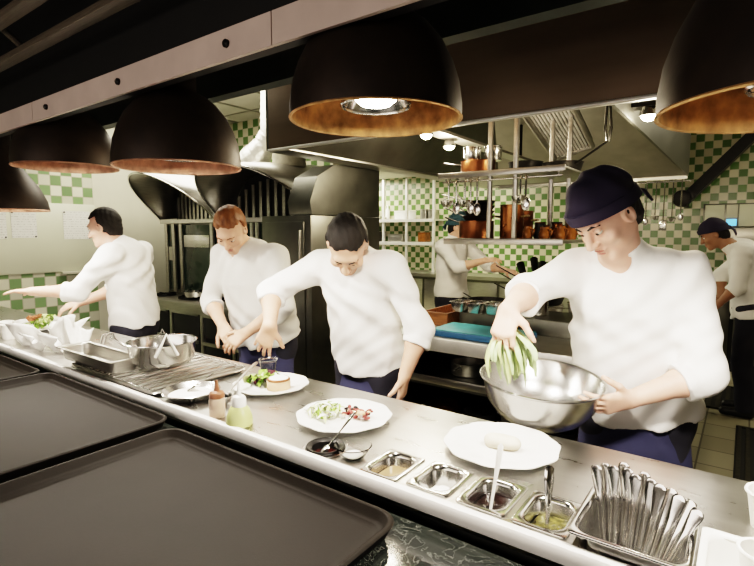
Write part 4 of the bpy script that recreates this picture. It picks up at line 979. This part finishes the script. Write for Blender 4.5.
def person(label, J, face, up, h=.006, skin='skin', hair='hairb', jacket='jacket', headgear=None, apron=True, group=None, hair_style='short', low='trouser', hem=None, sleeve=.28, hs=1., depth=.68, girth=1.):
    g_ = {k: V(v) if not isinstance(v, dict) else v for k, v in J.items()}
    pel, che, nec, hea = g_['pel'], g_['che'], g_['nec'], g_['hea']
    shR, shL = g_['shR'], g_['shL']; right = nv(shR-shL); right.z *= .6; right.normalize()
    tup = nv(che-pel); fwd = nv(tup.cross(right)) ; 
    f2 = V((face[0], face[1], 0))
    if fwd.dot(f2) < 0: fwd = -fwd
    hipR = pel+V((right.x, right.y, 0)).normalized()*.095-V((0, 0, .05)); hipL = pel-V((right.x, right.y, 0)).normalized()*.095-V((0, 0, .05))
    ff = V((fwd.x, fwd.y, 0)).normalized()
    legs = []
    for hp, sg in ((hipR, 1), (hipL, -1)):
        kn = V((hp.x, hp.y, .50))+ff*.03+right*.01*sg; an = V((hp.x, hp.y, .085))-ff*.02+right*.02*sg; an.z = .085; kn.z = .50
        legs.append((hp, kn, an))
    pts = [hea, pel, che]+[g_[k] for k in ('elR', 'elL', 'wrR', 'wrL')]+[x for l in legs for x in l]
    for sd in 'RL':
        if 'hd'+sd in g_: pts.append(g_['wr'+sd]+nv(g_['hd'+sd]['d'])*.17)
    lo = V([min(p[i] for p in pts)-.20 for i in range(3)]); hi = V([max(p[i] for p in pts)+.20 for i in range(3)]); lo.z = -.01
    root_at = V((pel.x, pel.y, 0))
    # ---- head frame
    uu = nv(up); fc = V(face); fc = nv(fc-uu*fc.dot(uu)); rr_ = fc.cross(uu)          # right hand side of the viewer-independent head
    A = [rr_, fc, uu]
    def H(x, y, z): return hea+(rr_*x+fc*y+uu*z)*hs
    # ---- body (one surface)
    F = Field(lo, hi, h)
    F.ell(H(0, -.012, .025), (.075*hs, .094*hs, .092*hs), A, .01)
    F.ell(H(0, .030, -.045), (.057*hs, .060*hs, .072*hs), A, .04)
    F.cap(H(-.012, .072, -.100), H(.012, .072, -.100), .020*hs, None, .025)
    F.ell(H(0, .078, .030), (.048*hs, .016*hs, .014*hs), A, .02)                      # brow
    for sx in (-1, 1):
        F.ell(H(.031*sx, .092, .003), (.020*hs, .014*hs, .013*hs), A, .012, minus=True)
        F.ell(H(.043*sx, .062, -.030), (.024*hs, .022*hs, .020*hs), A, .02)              # cheek
        F.ell(H(.076*sx, -.008, -.008), (.011*hs, .022*hs, .033*hs), A, .006)            # ear
        F.ell(H(.084*sx, -.002, -.008), (.007*hs, .010*hs, .018*hs), A, .004, minus=True)
    for sx in (-1, 1): F.ell(H(.031*sx, .079, .0095), (.016*hs, .0135*hs, .0075*hs), A, .003)
    F.cap(H(0, .090, .012), H(0, .112, -.030), .0085*hs, .0125*hs, .012)                # nose
    for sx in (-1, 1): F.ell(H(.011*sx, .100, -.033), (.009*hs, .011*hs, .008*hs), A, .006)
    F.ell(H(0, .088, -.060), (.024*hs, .012*hs, .0065*hs), A, .006); F.ell(H(0, .087, -.072), (.020*hs, .012*hs, .007*hs), A, .006)
    F.ell(H(0, .100, -.0655), (.022*hs, .008*hs, .0018*hs), A, .002, minus=True)
    F.cap(nec-(nec-che)*.15, H(0, -.022, -.055), .058, .052, .03)
    F.cap(che, nec, .085, .06, .05)
    F.cap(pel, che, .125*girth, .135*girth, .05, frame=fwd, sq=depth)
    F.cap(shR, shL, .050, None, .06)
    for sd in 'RL':
        sh, el, wr = g_['sh'+sd], g_['el'+sd], g_['wr'+sd]
        F.cap(sh, el, .048, .041, .03); m1 = el.lerp(wr, .3); F.cap(el, m1, .041, .043, .02); F.cap(m1, wr, .043, .0275, .02)
        hd = g_['hd'+sd]
        hand(F, wr, hd['d'], hd['n'], hd['s'], hd.get('curl', (.35, .45, .3)), hd.get('spread', .10), hd.get('thumb', .7))
    for hp, kn, an in legs:
        F.cap(pel-V((0, 0, .02)), hp, .11, .085, .05); F.cap(hp, kn, .078, .052, .03); F.cap(kn, kn.lerp(an, .3), .050, .054, .02); F.cap(kn.lerp(an, .3), an, .054, .036, .02)
        F.cap(V((an.x, an.y, .045))-ff*.02, V((an.x, an.y, .035))+ff*.13, .034, .026, .02)
    root = bpy.data.objects.new('person', F.mesh('person_body', [skin], root_at)); COL.objects.link(root); root.location = root_at
    tag(root, label, 'person', group)
    def child(name, F, mats):
        o = bpy.data.objects.new(name, F.mesh(name, mats, root_at)); COL.objects.link(o); o.parent = root; return o
    def small(name, mb, mat): return mb.build(name, mat, root)
    # ---- eyes, brows, mouth
    hm = Matrix((rr_, fc, uu)).transposed()
    for sx in (-1, 1):
        e = M().ell(H(.031*sx, .078, .003), (.0125*hs, .0115*hs, .0095*hs), hm, 16, 10).build('eye', 'eyew', root)
        M().ell(H(.031*sx, .0865, .001), (.0062*hs, .0052*hs, .0062*hs), hm, 12, 8).build('iris', 'iris', e)
        M().tube([H(.014*sx, .094, .022), H(.032*sx, .090, .029), H(.050*sx, .074, .023)], [.003, .0045, .002], 8).build('eyebrow', hair, root)
    M().ell(H(0, .094, -.060), (.020*hs, .0068*hs, .0042*hs), hm, 16, 8).ell(H(0, .0925, -.0715), (.017*hs, .0072*hs, .005*hs), hm, 16, 8).build('lips', 'lip', root)
    # ---- hair / headgear
    def hairf(x, y, z):
        return np.maximum(np.maximum(np.minimum(y-.050*hs, .052*hs-z+np.maximum(y-.085*hs, 0)), -.080*hs-z-0*x), np.where(np.abs(x) > .0*hs, (y-(.020+.9*np.maximum(z+.01, 0)/1.0)), -1)-.02*hs)
    hh = .005
    FH = Field(V(hea)-V((.16, .16, .16)), V(hea)+V((.16, .16, .16)), hh)
    FH.ell(H(0, -.016, .030), (.085*hs, .104*hs, .101*hs), A, .0, cut=lambda x, y, z: np.maximum(np.minimum(y-.012*hs, .040*hs-z), np.maximum(-.085*hs-z, y-.078*hs)))
    FH.ell(H(0, -.055, -.035), (.062*hs, .055*hs, .062*hs), A, .02, cut=lambda x, y, z: y-.045)
    def hn(X, Y, Z): return .0016*np.sin(95*X+9*np.sin(23*Z))*np.sin(88*Y+40*Z)+.0012*np.sin(160*(X+Y)+60*Z)
    FH.fold(hn); child('hair', FH, [hair])
    if headgear:
        FC = Field(V(hea)-V((.18, .18, .18)), V(hea)+V((.18, .18, .18)), .005)
        FC.ell(H(0, -.012, .040), (.095*hs, .116*hs, .112*hs), A, 0, cut=lambda x, y, z: (-.012-.040*0-z)*1.+.25*y)
        FC.fold(lambda X, Y, Z: .0030*np.sin(46*X+20*Y+9*np.sin(14*Z))+.002*np.sin(70*Z+25*Y))
        cp = child('cap', FC, [headgear])
        bd = M(); lps = []
        for rsc, zz in ((1.00, -.014), (1.045, -.012), (1.055, .006), (1.045, .024), (1.0, .026)):
            lps.append([H(.0945*rsc*math.cos(2*PI*i/48), -.012+.1135*rsc*math.sin(2*PI*i/48), .030+zz+.25*(.1135*math.sin(2*PI*i/48))) for i in range(48)])
        bd.loft(lps).build('cap_band', headgear, cp)
        kn_ = M().ell(H(.01, -.128, .012), (.022, .016, .018), hm); kn_.tube([H(.01, -.13, .01), H(.03, -.15, -.03), H(.035, -.145, -.08)], [.012, .018, .010], 8, True, .35)
        kn_.tube([H(.01, -.13, .01), H(-.02, -.15, -.03), H(-.03, -.145, -.07)], [.012, .018, .010], 8, True, .35).build('cap_tie', headgear, cp)
    # ---- jacket
    hz = pel.z-.03 if hem is None else hem
    FJ = Field(V((lo.x, lo.y, hz-.06)), V((hi.x, hi.y, hi.z)), max(h, .006))
    bot = V((pel.x, pel.y, pel.z))+(pel-che).normalized()*(pel.z-hz)
    FJ.cap(che+tup*.03, bot, .176*girth, .200*girth, .03, flat=True, frame=fwd, sq=depth+.06)
    FJ.cap(shR-right*.02, shL+right*.02, .074, None, .07); FJ.cap(che+tup*.02, (shR+shL)/2+tup*.0, .15*girth, .09, .06, frame=fwd, sq=.78)
    FJ.cap((shR+shL)/2-tup*.02, nec+(hea-nec).normalized()*.012, .105, .066, .05, flat=True)
    for sd in 'RL':
        sh, el, wr = g_['sh'+sd], g_['el'+sd], g_['wr'+sd]; cuff = el.lerp(wr, sleeve)
        FJ.cap(sh, el, .069, .060, .045); FJ.cap(el, cuff, .060, .057, .02, flat=True)
        FJ.cap(el.lerp(wr, sleeve-.07), el.lerp(wr, sleeve+.05), .061, .061, .008, flat=True, flat0=True)     # rolled cuff
    FJ.cap(nec-(hea-nec).normalized()*.01, nec+(hea-nec).normalized()*.035, .066, .071, .01, flat=True)        # collar
    FJ.cap(nec-(hea-nec).normalized()*.00, H(0, -.022, -.055), .055, .058, .004, minus=True)
    FJ.cap(nec+fwd*.04+V((0, 0, .02)), nec+fwd*.11-V((0, 0, .06)), .034, .012, .02, minus=True)                  # open neckline
    a1, a2, a3 = R.uniform(0, 6), R.uniform(0, 6), R.uniform(0, 6)
    def folds(X, Y, Z):
        u = X*fwd.y-Y*fwd.x if abs(fwd.y) > .5 else Y
        w1 = np.sin(30*Z+14*u+5*np.sin(9*u+a1)+a2); w2 = np.sin(38*u-22*Z+4*np.sin(11*Z+a3)); w3 = np.sin(62*(Z*.7+u)+6*np.sin(8*Z+a1))
        return .0050*w1*(.5+.5*np.sin(7*u+9*Z+a3))*1.25+.0050*w2*(.5+.5*np.sin(8*Z+a1))+.0016*w3
    FJ.fold(folds)
    jo = child('jacket', FJ, [jacket])
    for i in range(4):                                                              # buttons down the front
        p = che.lerp(pel, -.18+.3*i)+fwd*(.176*girth*(depth+.02)*.93+.004)
        M().ell(p, (.008, .008, .008), None, 12, 8).build('button', 'plastic', jo)
    # ---- apron and trousers
    FT = Field(V((lo.x, lo.y, 0)), V((hi.x, hi.y, pel.z+.2)), max(h, .008))
    FT.cap(pel+tup*.06, pel-V((0, 0, .04)), .142*girth, .145*girth, .03, frame=fwd, sq=depth)
    for hp, kn, an in legs: FT.cap(pel-V((0, 0, .02)), hp, .122, .100, .05); FT.cap(hp, kn, .094, .075, .04); FT.cap(kn, V((an.x, an.y, .06)), .075, .066, .02, flat=True)
    FT.fold(lambda X, Y, Z: .004*np.sin(26*Z+20*X+a1)); child('trousers', FT, [low])
    if apron:
        FA = Field(V((lo.x, lo.y, .35)), V((hi.x, hi.y, pel.z+.25)), max(h, .008)); b2 = V((pel.x, pel.y, .42))+ff*.03
        FA.cap(pel+tup*.07, pel-V((0, 0, .05)), .158*girth, .172*girth, .02, frame=fwd, sq=depth+.03)
        FA.cap(pel-V((0, 0, .05)), b2, .168*girth, .215, .02, flat=True, frame=ff, sq=.62)
        d0 = float(pel.x*ff.x+pel.y*ff.y)-.03
        FA.F = np.maximum(FA.F, (d0-(FA.ax[0][:, None, None]*ff.x+FA.ax[1][None, :, None]*ff.y+0*FA.ax[2][None, None, :])).astype(np.float32))
        FA.fold(lambda X, Y, Z: .006*np.sin(34*(X*ff.y-Y*ff.x)+3*Z+a2)); child('apron', FA, ['apron'])
    for hp, kn, an in legs:
        q = V((an.x, an.y, 0)); S_ = Field(q-V((.2, .2, .0))+V((0, 0, -.012)), q+V((.2, .2, .16)), .008)
        S_.cap(q-ff*.03+V((0, 0, .045)), q+ff*.15+V((0, 0, .032)), .046, .036, .03); S_.cap(q+V((0, 0, .05)), q+V((0, 0, .10)), .048, .044, .02, flat=True)
        S_.F = np.maximum(S_.F, (.002-S_.ax[2][None, None, :]+0*S_.ax[0][:, None, None]+0*S_.ax[1][None, :, None]).astype(np.float32)); child('shoe', S_, ['shoe'])
    return root

LEFTW = V((-.806, -.592, 0)); CAMW = V((.592, -.806, 0))       # room directions: towards the whiteboard end / towards the guest side

# chef tossing greens over the mixing bowl
person('chef in a navy cap and white jacket leaning over the steel mixing bowl', dict(
    pel=(-.305, 2.03, .98), che=(-.320, 1.93, 1.31), nec=(-.345, 1.845, 1.505), hea=(-.372, 1.755, 1.635),
    shR=(-.495, 1.86, 1.445), shL=(-.150, 1.95, 1.44), elR=(-.58, 1.66, 1.385), wrR=(-.585, 1.485, 1.345), elL=(-.085, 1.86, 1.135), wrL=(-.272, 1.745, 1.05),
    hdR=dict(d=(.02, -.50, -.75), n=(.1, .75, -.5), s=(1, 0, -.1), curl=(.65, .75, .4), spread=.08, thumb=1.2),
    hdL=dict(d=(-.62, -.62, -.15), n=(-.62, .55, .35), s=(-.1, -.3, .9), curl=(.30, .45, .3), thumb=1.)),
    face=(-.24, -.45, -.80), up=(-.42, -.52, .72), h=.0045, skin='skinpale', headgear='capc', hs=1.04, girth=1.08, hem=.935)
# chef looking down, hand raised
person('dark-haired chef in a white jacket bending his head down over the middle plates', dict(
    pel=(-1.475, 1.95, .97), che=(-1.47, 1.86, 1.29), nec=(-1.455, 1.785, 1.475), hea=(-1.385, 1.67, 1.53),
    shR=(-1.665, 1.82, 1.425), shL=(-1.265, 1.83, 1.425), elR=(-1.80, 1.61, 1.305), wrR=(-1.665, 1.475, 1.175), elL=(-1.145, 1.88, 1.15), wrL=(-1.165, 1.79, .965),
    hdR=dict(d=(-.34, -.10, -.8), n=(-.50, .75, .05), s=(.8, .55, -.1), curl=(.22, .40, .3), spread=.18, thumb=.9),
    hdL=dict(d=(-.02, -.22, -.9), n=(-.8, -.2, .1), s=(-.2, -.9, .2), curl=(.3, .4, .3))),
    face=(.22, -.38, -.90), up=(.50, -.70, .42), h=.0045, hs=1.06)
# chef behind, head bowed, arms together
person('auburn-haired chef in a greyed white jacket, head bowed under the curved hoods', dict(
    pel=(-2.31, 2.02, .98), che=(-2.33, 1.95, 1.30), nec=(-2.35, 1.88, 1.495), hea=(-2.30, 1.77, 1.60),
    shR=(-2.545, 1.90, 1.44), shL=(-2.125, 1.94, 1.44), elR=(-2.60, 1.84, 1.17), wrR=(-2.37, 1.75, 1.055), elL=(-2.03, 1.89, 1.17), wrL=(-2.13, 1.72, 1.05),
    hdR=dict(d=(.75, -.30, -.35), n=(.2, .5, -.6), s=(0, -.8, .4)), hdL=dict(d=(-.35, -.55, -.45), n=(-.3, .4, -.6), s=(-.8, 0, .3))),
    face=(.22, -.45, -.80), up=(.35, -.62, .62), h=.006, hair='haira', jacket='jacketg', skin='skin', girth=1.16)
# chef at the far left, profile
person('dark-haired chef in profile reaching out over the leftmost plates', dict(
    pel=(-3.40, 1.79, .98), che=(-3.40, 1.77, 1.30), nec=(-3.45, 1.72, 1.49), hea=(-3.52, 1.67, 1.62),
    shR=(-3.50, 1.92, 1.435), shL=(-3.31, 1.60, 1.435), elR=(-3.60, 1.80, 1.19), wrR=(-3.71, 1.57, 1.10), elL=(-3.42, 1.44, 1.21), wrL=(-3.60, 1.245, 1.215),
    hdR=dict(d=(-.35, -.80, -.25), n=(-.2, .2, -.8), s=(.8, -.3, 0)), hdL=dict(d=(-.70, -.68, .04), n=(.1, .0, -.9), s=(-.6, .6, .1), curl=(.15, .2, .15))),
    face=(-.80, -.56, -.28), up=(-.24, -.16, .95), h=.0055, skin='skinpale', hs=1.02)
# far chef at the stove
person('far chef in a white jacket working at the pans behind the hanging pot rack', dict(
    pel=(-2.36, 4.46, .98), che=(-2.36, 4.47, 1.30), nec=(-2.35, 4.49, 1.51), hea=(-2.30, 4.50, 1.64),
    shR=(-2.37, 4.30, 1.45), shL=(-2.31, 4.68, 1.45), elR=(-2.16, 4.22, 1.26), wrR=(-1.92, 4.26, 1.33), elL=(-2.08, 4.72, 1.25), wrL=(-1.86, 4.62, 1.22),
    hdR=dict(d=(.8, .1, .1), n=(0, .3, -.8), s=(0, .9, .3)), hdL=dict(d=(.8, -.1, -.1), n=(0, .3, -.8), s=(0, -.9, .3))),
    face=(.9, .15, -.35), up=(.25, 0, .95), h=.008, headgear='capb', jacket='jacket', apron=False)
# far chef at the right edge
person('far chef in a dark cap and white jacket at the right photo edge', dict(
    pel=(.05, 5.36, .98), che=(.01, 5.38, 1.28), nec=(-.11, 5.38, 1.46), hea=(-.245, 5.38, 1.565),
    shR=(-.01, 5.58, 1.41), shL=(-.03, 5.20, 1.41), elR=(-.18, 5.64, 1.19), wrR=(-.17, 5.60, .99), elL=(-.05, 5.13, 1.13), wrL=(-.16, 5.12, .99),
    hdR=dict(d=(-.6, 0, -.6), n=(-.5, -.2, -.6), s=(0, -.8, 0)), hdL=dict(d=(-.6, .1, -.6), n=(-.5, .2, -.6), s=(0, .8, 0))),
    face=(-.85, -.1, -.5), up=(-.45, 0, .88), h=.008, skin='skindark', headgear='capc', apron=False, hem=.86)

# ------------------------------------------------------------------ mixing bowl and greens in the hand
mb = thing('mixing_bowl', 'large polished steel mixing bowl held by the capped chef behind the fish plate', 'mixing bowl', (-.55, 1.69, .927))
rot = Matrix.Rotation(math.radians(5), 3, V((.6, .8, 0)))
M().lathe((-.55, 1.69, .927), [(0, 0), (.07, .0), (.10, .008), (.145, .038), (.178, .083), (.198, .155), (.205, .160), (.207, .164), (.203, .167), (.194, .160), (.173, .085), (.140, .042), (.097, .013), (.06, .005), (0, .005)], 72, rot).build('bowl_body', 'bowl', mb)
m = M(); hp = V((-.575, 1.475, 1.265))
for i in range(90):
    a = R.uniform(0, 2*PI); sp = R.uniform(.0, .060); L = R.uniform(.07, .15)
    p0 = hp+V((R.uniform(-.03, .03), R.uniform(-.025, .025), R.uniform(-.01, .03))); d = V((math.cos(a)*sp+.02, math.sin(a)*sp, -L)); w = R.uniform(.003, .008); sd = V((math.sin(a*3+1), math.cos(a*3+1), .2)).normalized()
    rows = []
    for j in range(6):
        f = j/5; c = p0+d*f+V((math.cos(a), math.sin(a), 0))*.020*math.sin(PI*f); ww = w*(.5+math.sin(PI*f))
        rows.append([m.bm.verts.new(c-sd*ww), m.bm.verts.new(c+sd*ww)])
    for ra, rb in zip(rows, rows[1:]):
        f_ = m.face([ra[0], ra[1], rb[1], rb[0]])
        if f_: f_.material_index = 0 if i % 3 else 1
tag(m.build('salad_greens', ['herb', 'leafl'], None, angle=90), 'bunch of pale green shredded greens dropping from the chef\'s hand', 'greens', kind='stuff')
# ------------------------------------------------------------------ light
def area(loc, rot, sx, sy, e, col, name='room_light'):
    l = bpy.data.lights.new(name, 'AREA'); l.shape = 'RECTANGLE'; l.size = sx; l.size_y = sy; l.energy = e; l.color = col
    o = bpy.data.objects.new(name, l); COL.objects.link(o); o.location = loc; o.rotation_euler = rot; return o
area((-4.0, 2.6, 2.86), (0, 0, 0), 1.6, 1.2, 42, (1., .92, .76))
area((-6.0, 6.6, 2.50), (0, 0, 0), 1.6, 1.2, 70, (1., .93, .74))
area((-3.6, 6.3, 2.50), (0, 0, 0), 1.2, 1.2, 45, (1., .92, .72))
area((.9, 5.9, 2.86), (0, 0, 0), 1.2, 1.2, 16, (1., .90, .68))
area((-1.5, -2.3, 1.7), (math.radians(96), 0, 0), 4.0, 1.2, 36, (1., .88, .78), 'dining_side_fill')  # unseen fill panel, added to brighten the strip, lamp fronts and hood face
w = bpy.data.worlds.new('world'); bpy.context.scene.world = w; w.use_nodes = True
w.node_tree.nodes['Background'].inputs[0].default_value = (1., .86, .70, 1); w.node_tree.nodes['Background'].inputs[1].default_value = .03
sc = bpy.context.scene
sc.view_settings.view_transform = 'Filmic'; sc.view_settings.look = 'High Contrast'; sc.view_settings.exposure = .5
sc.cycles.max_bounces = 8; sc.cycles.sample_clamp_indirect = 6; sc.cycles.use_denoising = True
